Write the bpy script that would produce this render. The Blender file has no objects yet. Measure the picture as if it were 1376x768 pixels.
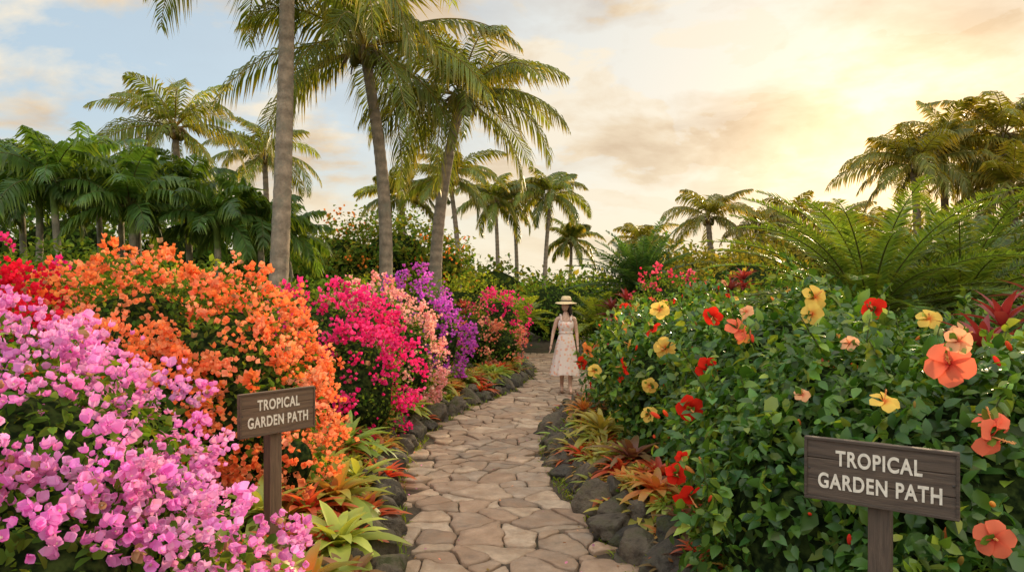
import bpy, math, random
import numpy as np
from mathutils import Vector, noise, Matrix
rng = np.random.default_rng(11); random.seed(11)
scene = bpy.context.scene
scene.view_settings.view_transform = 'Standard'
scene.view_settings.look = 'None'
scene.view_settings.exposure = 0
COL = scene.collection

# ------------------------------------------------------------ node helpers
def newmat(name):
    m = bpy.data.materials.new(name); m.use_nodes = True
    nt = m.node_tree; nt.nodes.clear()
    out = nt.nodes.new('ShaderNodeOutputMaterial')
    return m, nt, out
def N(nt, typ, **kw):
    n = nt.nodes.new(typ)
    for k, v in kw.items():
        if k in n.inputs: n.inputs[k].default_value = v
        else: setattr(n, k, v)
    return n
def ramp(nt, stops):
    r = nt.nodes.new('ShaderNodeValToRGB'); e = r.color_ramp.elements
    while len(e) < len(stops): e.new(0.5)
    for i, (p, c) in enumerate(stops):
        e[i].position = p; e[i].color = (*c, 1) if len(c) == 3 else c
    return r

def leaf_mat(name, rough=0.45, trans=0.35, tgain=(1.5, 1.5, 0.9), spec=0.4):
    m, nt, out = newmat(name); L = nt.links
    a = N(nt, 'ShaderNodeAttribute', attribute_name='Col')
    if spec > 0:
        p = N(nt, 'ShaderNodeBsdfPrincipled', Roughness=rough)
        p.inputs['Specular IOR Level'].default_value = spec
        L.new(a.outputs['Color'], p.inputs['Base Color'])
    else:
        p = N(nt, 'ShaderNodeBsdfDiffuse'); L.new(a.outputs['Color'], p.inputs['Color'])
    t = N(nt, 'ShaderNodeBsdfTranslucent')
    m2 = N(nt, 'ShaderNodeVectorMath', operation='MULTIPLY'); m2.inputs[1].default_value = tgain
    L.new(a.outputs['Color'], m2.inputs[0]); L.new(m2.outputs[0], t.inputs['Color'])
    mx = N(nt, 'ShaderNodeMixShader', Fac=trans)
    L.new(p.outputs[0], mx.inputs[1]); L.new(t.outputs[0], mx.inputs[2]); L.new(mx.outputs[0], out.inputs[0])
    return m

def surf_mat(name, scale=6, rough=0.85, bump=0.6, dist=0.03, lo=0.6, hi=1.35, tint=None, tint_scale=3, spec=0.3, stretch=(1,1,1), tpos=(.5,.65)):
    """base colour from Col attribute, modulated by noise, bumped"""
    m, nt, out = newmat(name); L = nt.links
    a = N(nt, 'ShaderNodeAttribute', attribute_name='Col')
    tc = N(nt, 'ShaderNodeTexCoord'); mp = N(nt, 'ShaderNodeMapping'); mp.inputs['Scale'].default_value = stretch
    L.new(tc.outputs['Object'], mp.inputs['Vector'])
    n1 = N(nt, 'ShaderNodeTexNoise', Scale=scale, Detail=8.0, Roughness=.65)
    L.new(mp.outputs[0], n1.inputs['Vector'])
    mr = N(nt, 'ShaderNodeMapRange'); mr.inputs[1].default_value = .3; mr.inputs[2].default_value = .7
    mr.inputs[3].default_value = lo; mr.inputs[4].default_value = hi
    L.new(n1.outputs['Fac'], mr.inputs[0])
    mul = N(nt, 'ShaderNodeVectorMath', operation='SCALE')
    L.new(a.outputs['Color'], mul.inputs[0]); L.new(mr.outputs[0], mul.inputs['Scale'])
    src = mul.outputs[0]
    if tint:
        n2 = N(nt, 'ShaderNodeTexNoise', Scale=tint_scale, Detail=6.0, Roughness=.7)
        L.new(mp.outputs[0], n2.inputs['Vector'])
        r = ramp(nt, [(tpos[0], (0,0,0)), (tpos[1], (1,1,1))]); L.new(n2.outputs['Fac'], r.inputs[0])
        mx = N(nt, 'ShaderNodeMix', data_type='RGBA')
        L.new(r.outputs[0], mx.inputs[0]); L.new(src, mx.inputs[6]); mx.inputs[7].default_value = (*tint, 1)
        src = mx.outputs[2]
    p = N(nt, 'ShaderNodeBsdfPrincipled', Roughness=rough); p.inputs['Specular IOR Level'].default_value = spec
    L.new(src, p.inputs['Base Color'])
    n3 = N(nt, 'ShaderNodeTexNoise', Scale=scale*3.0, Detail=10.0, Roughness=.7)
    L.new(mp.outputs[0], n3.inputs['Vector'])
    b = N(nt, 'ShaderNodeBump', Strength=bump, Distance=dist)
    L.new(n3.outputs['Fac'], b.inputs['Height']); L.new(b.outputs[0], p.inputs['Normal'])
    L.new(p.outputs[0], out.inputs[0])
    return m

M_LEAF = leaf_mat('leaf', .5, .45, (1.9, 1.6, .6), 0)
M_GLOSS = leaf_mat('glossy_leaf', .33, .36, (1.9, 1.65, .6), spec=.42)
M_PALM = leaf_mat('palm_leaflet', .42, .45, (2.1, 1.6, .5), .4)
M_PETAL = leaf_mat('petal', .65, .45, (1.2, 1.02, 1.0), 0)
M_STRAP = leaf_mat('bromeliad_leaf', .38, .4, (1.6, 1.35, .7), .42)
m, nt, out = newmat('shade_core'); d = N(nt, 'ShaderNodeBsdfDiffuse'); tcx = N(nt, 'ShaderNodeTexCoord'); nz = N(nt, 'ShaderNodeTexNoise', Scale=22.0, Detail=4.0)
nt.links.new(tcx.outputs['Object'], nz.inputs['Vector']); r = ramp(nt, [(.4, (.008, .014, .006)), (.65, (.04, .06, .016))]); nt.links.new(nz.outputs['Fac'], r.inputs[0]); nt.links.new(r.outputs[0], d.inputs[0]); nt.links.new(d.outputs[0], out.inputs[0]); M_CORE = m  # solid filler added inside bushes; interior shade put into its dark colour
M_TRUNK = surf_mat('palm_bark', 7, .9, .7, .04, .6, 1.35, tint=(.2,.185,.14), tint_scale=2.5)
M_BARK = surf_mat('bark', 8, .9, .8, .04)
M_STONE = surf_mat('flagstone', 6, .68, .75, .022, .6, 1.3, tint=(.27,.17,.105), tint_scale=4.0, tpos=(.44,.7), spec=.4)
M_ROCK = surf_mat('lava_rock', 8, .85, 1.0, .07, .4, 1.6, tint=(.075,.08,.03), tint_scale=4, tpos=(.5,.66))
M_SOIL = surf_mat('soil', 5, .95, 1.0, .05, .5, 1.5, tint=(.04,.06,.015), tint_scale=1.5)
M_MORTAR = surf_mat('mortar', 12, .95, 1.0, .03, .55, 1.4, tint=(.05,.06,.02), tint_scale=3.0, tpos=(.55,.7))

# ------------------------------------------------------------ mesh builder
class T:  # template
    def __init__(s, v, faces, t=None):
        s.v = np.array(v, float); s.l = np.array([i for f in faces for i in f]); s.n = np.array([len(f) for f in faces])
        s.t = np.zeros(len(s.v)) if t is None else np.array(t, float)
class MB:
    def __init__(s): s.v=[]; s.l=[]; s.n=[]; s.m=[]; s.c=[]; s.nv=0
    def add(s, v, l, n, mat, col):
        v = np.asarray(v, float); c = np.asarray(col, float)
        if c.ndim == 1: c = np.tile(c, (len(v), 1))
        s.v.append(v); s.l.append(np.asarray(l)+s.nv); s.n.append(np.asarray(n)); s.m.append(np.full(len(n), mat)); s.c.append(c); s.nv += len(v)
    def stamp(s, t, pos, R, scale, c0, c1=None, mat=0):
        K = len(pos)
        if K == 0: return
        n = len(t.v); scale = np.broadcast_to(np.asarray(scale, float).reshape(-1, 1) if np.ndim(scale) < 2 else scale, (K, 3) if np.ndim(scale) == 2 else (K, 1))
        V = t.v[None]*scale[:, None, :]
        W = np.einsum('kij,knj->kni', R, V) + pos[:, None]
        l = (t.l[None] + (np.arange(K)*n)[:, None]).ravel()
        c0 = np.broadcast_to(c0, (K, 3)); c1 = c0 if c1 is None else np.broadcast_to(c1, (K, 3))
        tt = t.t[None, :, None]
        c = c0[:, None]*(1-tt) + c1[:, None]*tt
        s.add(W.reshape(-1, 3), l, np.tile(t.n, K), mat, c.reshape(-1, 3))
    def finish(s, name, mats, smooth=True, parent=None):
        me = bpy.data.meshes.new(name)
        v = np.concatenate(s.v); l = np.concatenate(s.l); n = np.concatenate(s.n); m = np.concatenate(s.m); c = np.concatenate(s.c)
        me.vertices.add(len(v)); me.vertices.foreach_set('co', v.astype(np.float32).ravel())
        me.loops.add(len(l)); me.loops.foreach_set('vertex_index', l.astype(np.int32))
        me.polygons.add(len(n)); me.polygons.foreach_set('loop_start', np.concatenate([[0], np.cumsum(n)[:-1]]).astype(np.int32))
        for mt in mats: me.materials.append(mt)
        me.polygons.foreach_set('material_index', m.astype(np.int32))
        me.polygons.foreach_set('use_smooth', np.full(len(n), smooth))
        me.update(calc_edges=True)
        a = me.color_attributes.new('Col', 'FLOAT_COLOR', 'POINT')
        a.data.foreach_set('color', np.concatenate([np.clip(c, 0, 1), np.ones((len(c), 1))], 1).astype(np.float32).ravel())
        ob = bpy.data.objects.new(name, me); COL.objects.link(ob)
        if parent: ob.parent = parent
        return ob

def nrm(a): return a/np.maximum(np.linalg.norm(a, axis=-1, keepdims=True), 1e-9)
def frames(D, Nn):
    Y = nrm(D); X = nrm(np.cross(Y, Nn)); Z = np.cross(X, Y)
    return np.stack([X, Y, Z], -1)
def rvec(n):
    return nrm(rng.normal(size=(n, 3)))
def leafT(nseg, w, fold=.2, curl=.2, kind='ovate', ruffle=0):
    v=[]; t=[]; f=[]
    for i in range(nseg+1):
        u = i/nseg
        if kind == 'ovate': ww = w*math.sin(math.pi*min(1, max(0.03, .06+.94*u))**.75)**.9 if u < 1 else 0.01*w
        elif kind == 'strap': ww = w*(.75+.6*u-.2*u*u)*(1-u**4)+.002 if u < 1 else .002
        elif kind == 'petal': ww = w*(.12+.88*math.sin(math.pi*.5*min(1, u*1.25))**1.1)*(1 if u < .75 else math.sqrt(max(0.05, 1-((u-.75)/.27)**2)))
        elif kind == 'bract': ww = w*(math.sin(math.pi*(.08+.9*u)**.85))**.75
        ang = curl*u*2; y = u if curl == 0 else math.sin(ang)/(2*curl); z = 0 if curl == 0 else -(1-math.cos(ang))/(2*curl)
        r = ruffle*math.sin(u*7)*w
        v += [(-ww, y, z+fold*ww+r), (0, y, z), (ww, y, z+fold*ww-r)]; t += [u]*3
    for i in range(nseg):
        a = i*3; f += [(a, a+1, a+4, a+3), (a+1, a+2, a+5, a+4)]
    return T(v, f, t)
def sins(p, freq, seed, k=5):
    r = np.random.default_rng(seed); o = 0
    for i in range(k):
        d = r.normal(size=3); d /= np.linalg.norm(d); o = o+np.sin(p@d*freq*(.6+i*.35)+r.uniform(0, 6.28))
    return o/math.sqrt(k)
def pick(pal, n, jit=.18, w=None):
    pal = np.array(pal, float); i = rng.choice(len(pal), n, p=w); j = rng.choice(len(pal), n, p=w); a = rng.random((n, 1))*.5
    return (pal[i]*(1-a)+pal[j]*a)*np.exp(rng.normal(size=(n, 1))*jit)*(1+rng.normal(size=(n, 3))*.05)

def lobe_pts(lobes, dens, dmin=0, dmax=.15, zmin=.15, lump=.09, seed=1, cut=.86):
    P=[]; NN=[]
    for li, (x, y, z, rx, ry, rz) in enumerate(lobes):
        area = 4*math.pi*((rx*ry)**1.6/3+(rx*rz)**1.6/3+(ry*rz)**1.6/3)**(1/1.6)
        n = int(area*dens); u = rvec(n); r = np.array([rx, ry, rz]); c = np.array([x, y, z])
        nn = nrm(u/r); p = c+r*u
        p = p+nn*(sins(p, 5.5, seed)*lump+sins(p, 14, seed+5)*lump*.45)[:, None]
        keep = p[:, 2] > zmin
        for lj, (a, b, cc, ra, rb, rc) in enumerate(lobes):
            if lj != li: keep &= (((p-np.array([a, b, cc]))/np.array([ra, rb, rc]))**2).sum(1) > cut**2
        p = p[keep]; nn = nn[keep]
        p = p-nn*rng.uniform(dmin, dmax, (len(p), 1))
        P.append(p); NN.append(nn)
    return np.concatenate(P), np.concatenate(NN)
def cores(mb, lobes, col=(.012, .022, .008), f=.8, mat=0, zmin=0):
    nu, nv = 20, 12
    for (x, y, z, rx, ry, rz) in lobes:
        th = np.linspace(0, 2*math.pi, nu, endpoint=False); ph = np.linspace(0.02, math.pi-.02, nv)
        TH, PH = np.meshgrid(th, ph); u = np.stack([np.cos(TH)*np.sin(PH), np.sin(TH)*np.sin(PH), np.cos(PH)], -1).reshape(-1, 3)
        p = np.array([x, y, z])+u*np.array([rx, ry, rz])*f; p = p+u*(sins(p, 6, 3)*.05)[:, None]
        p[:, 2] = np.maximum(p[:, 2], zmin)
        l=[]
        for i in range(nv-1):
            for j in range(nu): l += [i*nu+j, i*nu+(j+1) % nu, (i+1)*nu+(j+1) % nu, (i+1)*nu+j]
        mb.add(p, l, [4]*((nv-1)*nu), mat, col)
def leaves(mb, P, NN, tmpl, size, pal, mat=0, up=.35, rnd=.8, flat=.5, jit=.25, w=None):
    n = len(P)
    D = nrm(NN*.5+rvec(n)*rnd+np.array([0, 0, -.15])); Nn = nrm(NN*flat+np.array([0, 0, up])+rvec(n)*.5)
    s = size*np.exp(rng.normal(size=n)*.22)
    c = pick(pal, n, jit, w)
    mb.stamp(tmpl, P, frames(D, Nn), s, c*.85, c*1.1, mat)
def tube(mb, pts, radii, sides, col, mat=0, cap=True):
    pts = np.asarray(pts, float); n = len(pts); tg = nrm(np.gradient(pts, axis=0))
    ref = np.tile(np.array([1., 0.02, 0.01]), (n, 1)); ref[np.abs(tg[:, 0]) > .9] = (0, 1, 0)
    A = nrm(np.cross(tg, ref)); B = np.cross(tg, A); th = np.linspace(0, 2*math.pi, sides, endpoint=False)
    v = pts[:, None]+(A[:, None]*np.cos(th)[None, :, None]+B[:, None]*np.sin(th)[None, :, None])*np.asarray(radii)[:, None, None]
    l=[]
    for i in range(n-1):
        for j in range(sides): l += [i*sides+j, i*sides+(j+1) % sides, (i+1)*sides+(j+1) % sides, (i+1)*sides+j]
    c = np.asarray(col, float)
    if c.ndim == 2: c = np.repeat(c, sides, 0)
    nf = [4]*((n-1)*sides)
    if cap: l += list(range((n-1)*sides, n*sides)); nf.append(sides)
    mb.add(v.reshape(-1, 3), l, nf, mat, c)

# ------------------------------------------------------------ path & terrain
PATH = np.array([(.35, -2), (.3, 1.5), (.2, 3.4), (.02, 4.7), (-.15, 5.76), (-.36, 7.2), (-.38, 8.5), (-.26, 9.8), (.12, 11.3), (.8, 13.4), (1.2, 15.6), (1.25, 18), (.6, 22), (-.6, 28)])
def catmull(P, k=10):
    o=[]
    for i in range(1, len(P)-2):
        for j in range(k):
            t = j/k; a, b, c, d = P[i-1:i+3]
            o.append(.5*((2*b)+(c-a)*t+(2*a-5*b+4*c-d)*t*t+(3*b-a-3*c+d)*t**3))
    o.append(P[-2]); return np.array(o)
CL = catmull(PATH, 14); HW = .74
def pdist(x, y):
    x = np.asarray(x, float).ravel(); y = np.asarray(y, float).ravel(); best = np.full(len(x), 1e9)
    for i in range(len(CL)-1):
        a = CL[i]; b = CL[i+1]; d = b-a; L2 = d@d
        t = np.clip(((x-a[0])*d[0]+(y-a[1])*d[1])/L2, 0, 1)
        best = np.minimum(best, np.hypot(x-a[0]-t*d[0], y-a[1]-t*d[1]))
    return best
def sm(a, b, x): t = np.clip((x-a)/(b-a), 0, 1); return t*t*(3-2*t)
def terr(x, y):
    d = pdist(x, y); x = np.asarray(x, float).ravel(); y = np.asarray(y, float).ravel()
    return sm(.9, 1.35, d)*.2+sm(1.5, 6, d)*.25+sm(1.2, 4, d)*.05*np.sin(x*1.7)*np.sin(y*1.3)-.006
g = np.linspace(-1, 1, 321)
gx = 350*np.sign(g)*np.abs(g)**3.2; gy = 8+gx
GX, GY = np.meshgrid(gx, gy); z = terr(GX, GY); n = len(g)
idx = np.arange(n*n).reshape(n, n)
mb = MB(); mb.add(np.stack([GX.ravel(), GY.ravel(), z], 1), np.stack([idx[:-1, :-1], idx[:-1, 1:], idx[1:, 1:], idx[1:, :-1]], -1).ravel(), [4]*((n-1)**2), 0, (.055, .042, .026))
mb.finish('ground', [M_SOIL])

# crazy-paved flagstone path (one object): mortar bed + split stones
mb = MB()
tg = nrm(np.gradient(CL, axis=0)); nr = np.stack([tg[:, 1], -tg[:, 0]], 1)
rows=[]
for k, o in enumerate(np.linspace(-1, 1, 7)):
    rows.append(np.concatenate([CL+nr*o*(HW+.12), np.full((len(CL), 1), .006)], 1))
v = np.stack(rows, 1); nn_, mm_ = v.shape[:2]; idx = np.arange(nn_*mm_).reshape(nn_, mm_)
mb.add(v.reshape(-1, 3), np.stack([idx[:-1, :-1], idx[:-1, 1:], idx[1:, 1:], idx[1:, :-1]], -1).ravel(), [4]*((nn_-1)*(mm_-1)), 1, (.085, .062, .042))
seeds=[]; tries = 0
while tries < 12000:
    tries += 1
    x = rng.uniform(-2.6, 3.2); y = rng.uniform(1.2, 21)
    r = rng.uniform(.26, .58)
    if all(((x-a)*.85)**2+((y-b)*1.3)**2 > (.5*(r+c))**2 for a, b, c in seeds):
        seeds.append((x, y, r))
S = np.array([(a, b) for a, b, c in seeds]); SD = pdist(S[:, 0], S[:, 1])
def clip(poly, p, nv):
    o=[]
    for i in range(len(poly)):
        a = poly[i]; b = poly[(i+1) % len(poly)]; da = (a-p)@nv; db = (b-p)@nv
        if da <= 0: o.append(a)
        if (da < 0 < db) or (db < 0 < da): o.append(a+(b-a)*da/(da-db))
    return o
def area_c(poly):
    p = np.array(poly); q = np.roll(p, -1, 0); cr = p[:, 0]*q[:, 1]-q[:, 0]*p[:, 1]; A = cr.sum()/2
    if abs(A) < 1e-6: return 0, p.mean(0)
    return abs(A), ((p+q)*cr[:, None]).sum(0)/(6*A)
def split(poly, out_, lvl=0):
    if len(poly) < 3: return
    A, c = area_c(poly)
    if A < .004: return
    if A < rng.uniform(.05, .19) or lvl > 3: out_.append(poly); return
    p = np.array(poly)-c; u, s_, vt = np.linalg.svd(p); ax = vt[0]; a = math.atan2(ax[1], ax[0])+rng.normal()*.22
    nv = np.array([math.cos(a), math.sin(a)]); c = c+ax*rng.normal()*.07; gp = rng.uniform(.004, .009)
    split(clip(poly, c-nv*gp, nv), out_, lvl+1); split(clip(poly, c+nv*gp, -nv), out_, lvl+1)
stones=[]
for i in range(len(S)):
    if SD[i] > HW+.5: continue
    s = S[i]; poly = [s+np.array(q) for q in ((-.9, -.9), (.9, -.9), (.9, .9), (-.9, .9))]
    nb = np.where(np.hypot(*(S-s).T) < 1.5)[0]; gp = rng.uniform(.004, .010)
    for j in nb:
        if j == i: continue
        d = S[j]-s; L = np.hypot(*d); u = d/L
        poly = clip(poly, s+u*(L/2-gp), u)
        if len(poly) < 3: break
    split(poly, stones)
for i, poly in enumerate(stones):
    A, c = area_c(poly)
    if pdist(c[0], c[1])[0] > HW+.0: continue
    pts=[]
    for k in range(len(poly)):
        a = poly[k]; b = poly[(k+1) % len(poly)]
        m = max(1, int(np.hypot(*(b-a))/.035))
        for q in range(m): pts.append(a+(b-a)*q/m)
    pts = np.array(pts)
    if len(pts) < 5: continue
    for _ in range(2): pts = pts*.6+.2*(np.roll(pts, 1, 0)+np.roll(pts, -1, 0))
    for q in range(len(pts)):
        w = noise.noise_vector(Vector((pts[q, 0]*6, pts[q, 1]*6, 1.3)))*.04+noise.noise_vector(Vector((pts[q, 0]*22, pts[q, 1]*22, i*.7)))*.007; pts[q] += np.array([w.x, w.y])
    c = pts.mean(0); h = rng.uniform(.024, .042); tilt = rng.normal(size=2)*.018; n = len(pts)
    rings=[]
    for f, zz in ((1.0, 0.0), (.993, h*.75), (.965, h), (.7, h+.001), (.35, h-.001)):
        q = c+(pts-c)*f; zv = zz+(q-c)@tilt*(1 if zz > 0 else 0)
        zv = zv+np.array([noise.noise(Vector((a[0]*9, a[1]*9, 3)))*.01 if zz > 0 else 0 for a in q])
        rings.append(np.concatenate([q, zv.reshape(-1, 1)], 1))
    rings.append(np.array([[c[0], c[1], h]])); v = np.concatenate(rings)
    l=[]; nf=[]
    for r in range(4):
        for q in range(n): l += [r*n+q, r*n+(q+1) % n, (r+1)*n+(q+1) % n, (r+1)*n+q]; nf.append(4)
    for q in range(n): l += [4*n+q, 4*n+(q+1) % n, 5*n]; nf.append(3)
    base = np.array([(.37, .265, .185), (.41, .30, .21), (.31, .235, .175), (.43, .325, .235), (.29, .205, .145), (.37, .25, .17)])[rng.integers(6)]*rng.uniform(.72, 1.15)
    mb.add(v, l, nf, 0, base)
mb.finish('stone_path', [M_STONE, M_MORTAR])

# rock edging
def rock(mb, p, r, seed):
    d=[]
    for q in ICO_V:
        w = noise.noise(Vector(q)*1.1+Vector((seed*3.1, seed, 0)))*.45+noise.noise(Vector(q)*2.6+Vector((seed, 0, seed)))*.25+noise.noise(Vector(q)*6+Vector((0, seed, 0)))*.13
        d.append(1+w)
    v = ICO_V*np.array(d)[:, None]
    rr = np.random.default_rng(seed)
    for _ in range(8):      # fractured flat faces
        nv = nrm(rr.normal(size=3)); k = rr.uniform(.55, .82); e = v@nv-k; v = v-np.outer(np.maximum(e, 0)*.85, nv)
    a = rng.uniform(0, 6.28); R = np.array([[math.cos(a), -math.sin(a), 0], [math.sin(a), math.cos(a), 0], [0, 0, 1]])
    v = (v*np.array(r))@R.T+np.array(p)
    c = np.array([(.11, .092, .07), (.145, .118, .088), (.08, .07, .058), (.17, .135, .097)])[rng.integers(4)]
    mb.add(v, ICO_L, [3]*(len(ICO_L)//3), 0, c)
import bmesh
bm = bmesh.new(); bmesh.ops.create_icosphere(bm, subdivisions=4, radius=1)
ICO_V = np.array([v.co[:] for v in bm.verts]); bm.verts.index_update(); ICO_L = [v.index for f in bm.faces for v in f.verts]; bm.free()
cum = np.concatenate([[0], np.cumsum(np.hypot(*np.diff(CL, axis=0).T))])
def along(s):
    x = np.interp(s, cum, CL[:, 0]); y = np.interp(s, cum, CL[:, 1])
    tx = np.interp(s, cum, nr[:, 0]); ty = np.interp(s, cum, nr[:, 1]); return np.array([x, y]), np.array([tx, ty])
def s_of_y(y): return float(np.interp(y, CL[:, 1], cum))
for side, sx in (('l', -1), ('r', 1)):
    mb = MB(); s = s_of_y(2.2); k = 0
    while s < s_of_y(19):
        r = rng.uniform(.09, .185)*(1.1 if sx > 0 else 1.0); s += r*.8
        c, n_ = along(s); o = HW+.14+rng.uniform(-.05, .1)
        p = c+n_*sx*o
        rock(mb, (p[0], p[1], r*.42), (r*rng.uniform(.9, 1.2), r*rng.uniform(.85, 1.15), r*rng.uniform(.8, 1.2)), k+(50 if sx > 0 else 0)); k += 1
        if rng.random() < .4:
            p = c+n_*sx*(o+.2); r2 = r*.8; rock(mb, (p[0], p[1], .14+r2*.3), (r2, r2*.9, r2*.8), k+200)
        if rng.random() < .3:
            p = c+n_*sx*(o-.15); r2 = r*.4; rock(mb, (p[0], p[1], r2*.4), (r2, r2*.9, r2*.8), k+300)
        s += r*.8
    mb.finish('rock_edging', [M_ROCK])

# ------------------------------------------------------------ templates
L_OV = leafT(3, .3, .25, .25); L_OV2 = leafT(2, .32, .25, .2); L_BIG = leafT(2, .34, .2, .3)
BR_HI = leafT(3, .42, .35, -.35, 'bract', .12); BR_LO = leafT(2, .42, .3, -.3, 'bract')
STRAP = leafT(7, .085, .5, .45, 'strap'); STRAP2 = leafT(7, .07, .45, .75, 'strap'); STRAPW = leafT(5, .16, .3, .35, 'ovate')
def floret(br):
    vs=[]; fs=[]; ts=[]; o = 0
    for k in range(3):
        a = k*2.094; e = .75
        Yd = np.array([[math.cos(a)*math.cos(e), math.sin(a)*math.cos(e), math.sin(e)]]); Nn = np.array([[-math.cos(a)*math.sin(e), -math.sin(a)*math.sin(e), math.cos(e)]])
        R = frames(Yd, Nn)[0]; v = br.v@R.T; vs.append(v); ts.append(br.t)
        l = br.l.reshape(-1, 4)+o; fs += [tuple(q) for q in l]; o += len(v)
    return T(np.concatenate(vs), fs, np.concatenate(ts))
FL_HI = floret(BR_HI); FL_LO = floret(BR_LO)
a = np.linspace(0, 2*math.pi, 6)[:-1]
FL_C = T(np.concatenate([np.stack([np.cos(a)*.13, np.sin(a)*.13, np.full(5, .42)], 1), [[0, 0, .1]]]), [(0, 1, 2, 3, 4)]+[(i, 5, (i+1) % 5) for i in range(5)])

GREEN = [(.07, .14, .022), (.1, .18, .028), (.05, .11, .02), (.16, .21, .035)]
def bougainvillea(lobes, pal, leafd=260, cl=16, per=12, fs=.05, ls=.06, hi=False, seed=1, sig=.055, shoots=1.2, greens=GREEN, name='bougainvillea_bush', zmin=.2, lump=.1, thr=-1.0, low=.0):
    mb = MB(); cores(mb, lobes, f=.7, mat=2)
    P, NN = lobe_pts(lobes, leafd, -.02, .22, zmin, lump, seed)
    leaves(mb, P, NN, L_OV if hi else L_OV2, ls, greens)
    C, CN = lobe_pts(lobes, cl, -.05, .05, zmin, lump, seed)
    # blossom follows the light: fewer clusters low down and in patches
    keep = (sins(C, 4.5, seed+9)+rng.normal(size=len(C))*.6) > thr+low*np.clip(1-C[:, 2]/.8, 0, 1)
    C = C[keep]; CN = CN[keep]
    k = rng.poisson(per, len(C)); I = np.repeat(np.arange(len(C)), k)
    ax = nrm(CN+rvec(len(C))*.5+np.array([0, 0, .2]))
    t = rng.random((len(I), 1))
    P = C[I]+ax[I]*t*sig*2.2+rng.normal(size=(len(I), 3))*sig*(1-.4*t)
    Nn = nrm(CN[I]+rvec(len(I))*.75+np.array([0, 0, .1]))
    cc = pick(pal, len(C), .14)[I]
    Sh, SN = lobe_pts(lobes, shoots, 0, .02, zmin+.3, lump, seed)
    for p, q in zip(Sh, SN):
        d = nrm(q*.8+np.array([0, 0, .55])+rng.normal(size=3)*.25); Ls = rng.uniform(.14, .42); tt = np.linspace(0, 1, 9)[:, None]
        pt = p+d*Ls*tt+np.array([0, 0, -.35])*Ls*tt**2
        tube(mb, pt, np.linspace(.004, .0015, 9), 3, (.06, .07, .03), 0, False)
        m = int(Ls*45); u = rng.random(m)**.7; pp = np.stack([np.interp(u, tt[:, 0], pt[:, q2]) for q2 in range(3)], 1)+rng.normal(size=(m, 3))*.02
        P = np.concatenate([P, pp]); Nn = np.concatenate([Nn, nrm(rvec(m)+q*.5)]); cc = np.concatenate([cc, np.tile(pick(pal, 1, .1), (m, 1))])
        m2 = int(Ls*22); u = rng.random(m2); pp = np.stack([np.interp(u, tt[:, 0], pt[:, q2]) for q2 in range(3)], 1)
        leaves(mb, pp, np.tile(q, (m2, 1)), L_OV2, ls*.8, greens)
    n = len(P); cc = cc*.6+pick(pal, n, .14)*.4
    old = rng.random(n) < .03; cc[old] = (.42, .26, .14)
    R = frames(rvec(n), Nn); sc = fs*np.exp(rng.normal(size=n)*.22)
    mb.stamp(FL_HI if hi else FL_LO, P, R, sc, np.clip(cc*1.05, 0, .92), np.clip(cc*.97, 0, .9), 1)
    if hi:
        w = rng.random(n) < .5; mb.stamp(FL_C, P[w], R[w], sc[w], (.8, .75, .6), mat=1)
    return mb.finish(name, [M_LEAF, M_PETAL, M_CORE])

LILAC = [(.78, .30, .68), (.84, .42, .74), (.72, .22, .6), (.86, .52, .78)]
ORANGE = [(.9, .28, .07), (.92, .36, .13), (.88, .23, .09), (.9, .46, .28)]
CRIM = [(.72, .02, .05), (.78, .03, .09), (.6, .015, .04)]
MAGE = [(.78, .03, .2), (.84, .06, .28), (.68, .02, .2), (.84, .12, .38)]
PEACH = [(.9, .52, .42), (.88, .42, .42), (.92, .6, .5), (.84, .34, .36)]
PURP = [(.52, .1, .6), (.64, .18, .7), (.47, .07, .5), (.7, .14, .58)]
bougainvillea([(-2.3, 3.2, .72, .82, .8, .83), (-1.5, 3.15, .36, .40, .45, .60), (-1.75, 2.65, .5, .44, .5, .62), (-3.0, 4.0, .9, .78, .7, .8), (-2.6, 2.3, .7, .8, .7, .65)],
              LILAC, 560, 46, 14, .036, .055, True, 3, .05, 2.2, zmin=.05, thr=-1.0, low=.5)
bougainvillea([(-3.4, 6.3, 1.22, .9, .8, .95), (-2.5, 6.2, 1.08, .75, .75, .88), (-2.12, 5.75, .72, .52, .6, .62), (-2.95, 5.35, .8, .7, .6, .75), (-1.62, 5.3, .55, .18, .22, .26)],
              ORANGE, 400, 34, 14, .042, .055, False, 7, .06, 2.8, zmin=.3, thr=-.95)
bougainvillea([(-4.3, 5.7, 1.1, .8, .7, .85), (-3.75, 5.2, .98, .5, .5, .68)], CRIM, 340, 28, 13, .042, .055, False, 9, .055, 2)
bougainvillea([(-5.7, 8.1, 1.2, .7, .6, .95)], MAGE, 320, 12, 10, .045, .06, False, 12, .06, 2)
bougainvillea([(-2.35, 8.8, 1.0, .9, .75, .88), (-1.8, 8.3, .75, .55, .55, .68)], MAGE, 320, 27, 13, .042, .05, False, 15, .06, 2)
bougainvillea([(-2.05, 10.8, 1.1, .75, .7, .85), (-1.55, 10.4, .8, .5, .5, .68)], PEACH, 300, 22, 12, .045, .05, False, 18, .06, 2)
bougainvillea([(-1.75, 12.8, 1.3, .7, .7, .88), (-1.22, 12.4, .95, .42, .42, .6)], PURP, 280, 22, 12, .045, .05, False, 21, .06, 2.5)
bougainvillea([(-.85, 15.2, .85, .6, .6, .72), (-.2, 15.5, .7, .4, .5, .6)], [(.8, .3, .14), (.85, .5, .35), (.75, .14, .12)], 240, 12, 12, .045, .06, False, 24, .07, 1)
bougainvillea([(-.4, 19, 1.1, .7, .6, .75)], MAGE, 190, 13, 12, .05, .06, False, 27, .07, 1)
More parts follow.
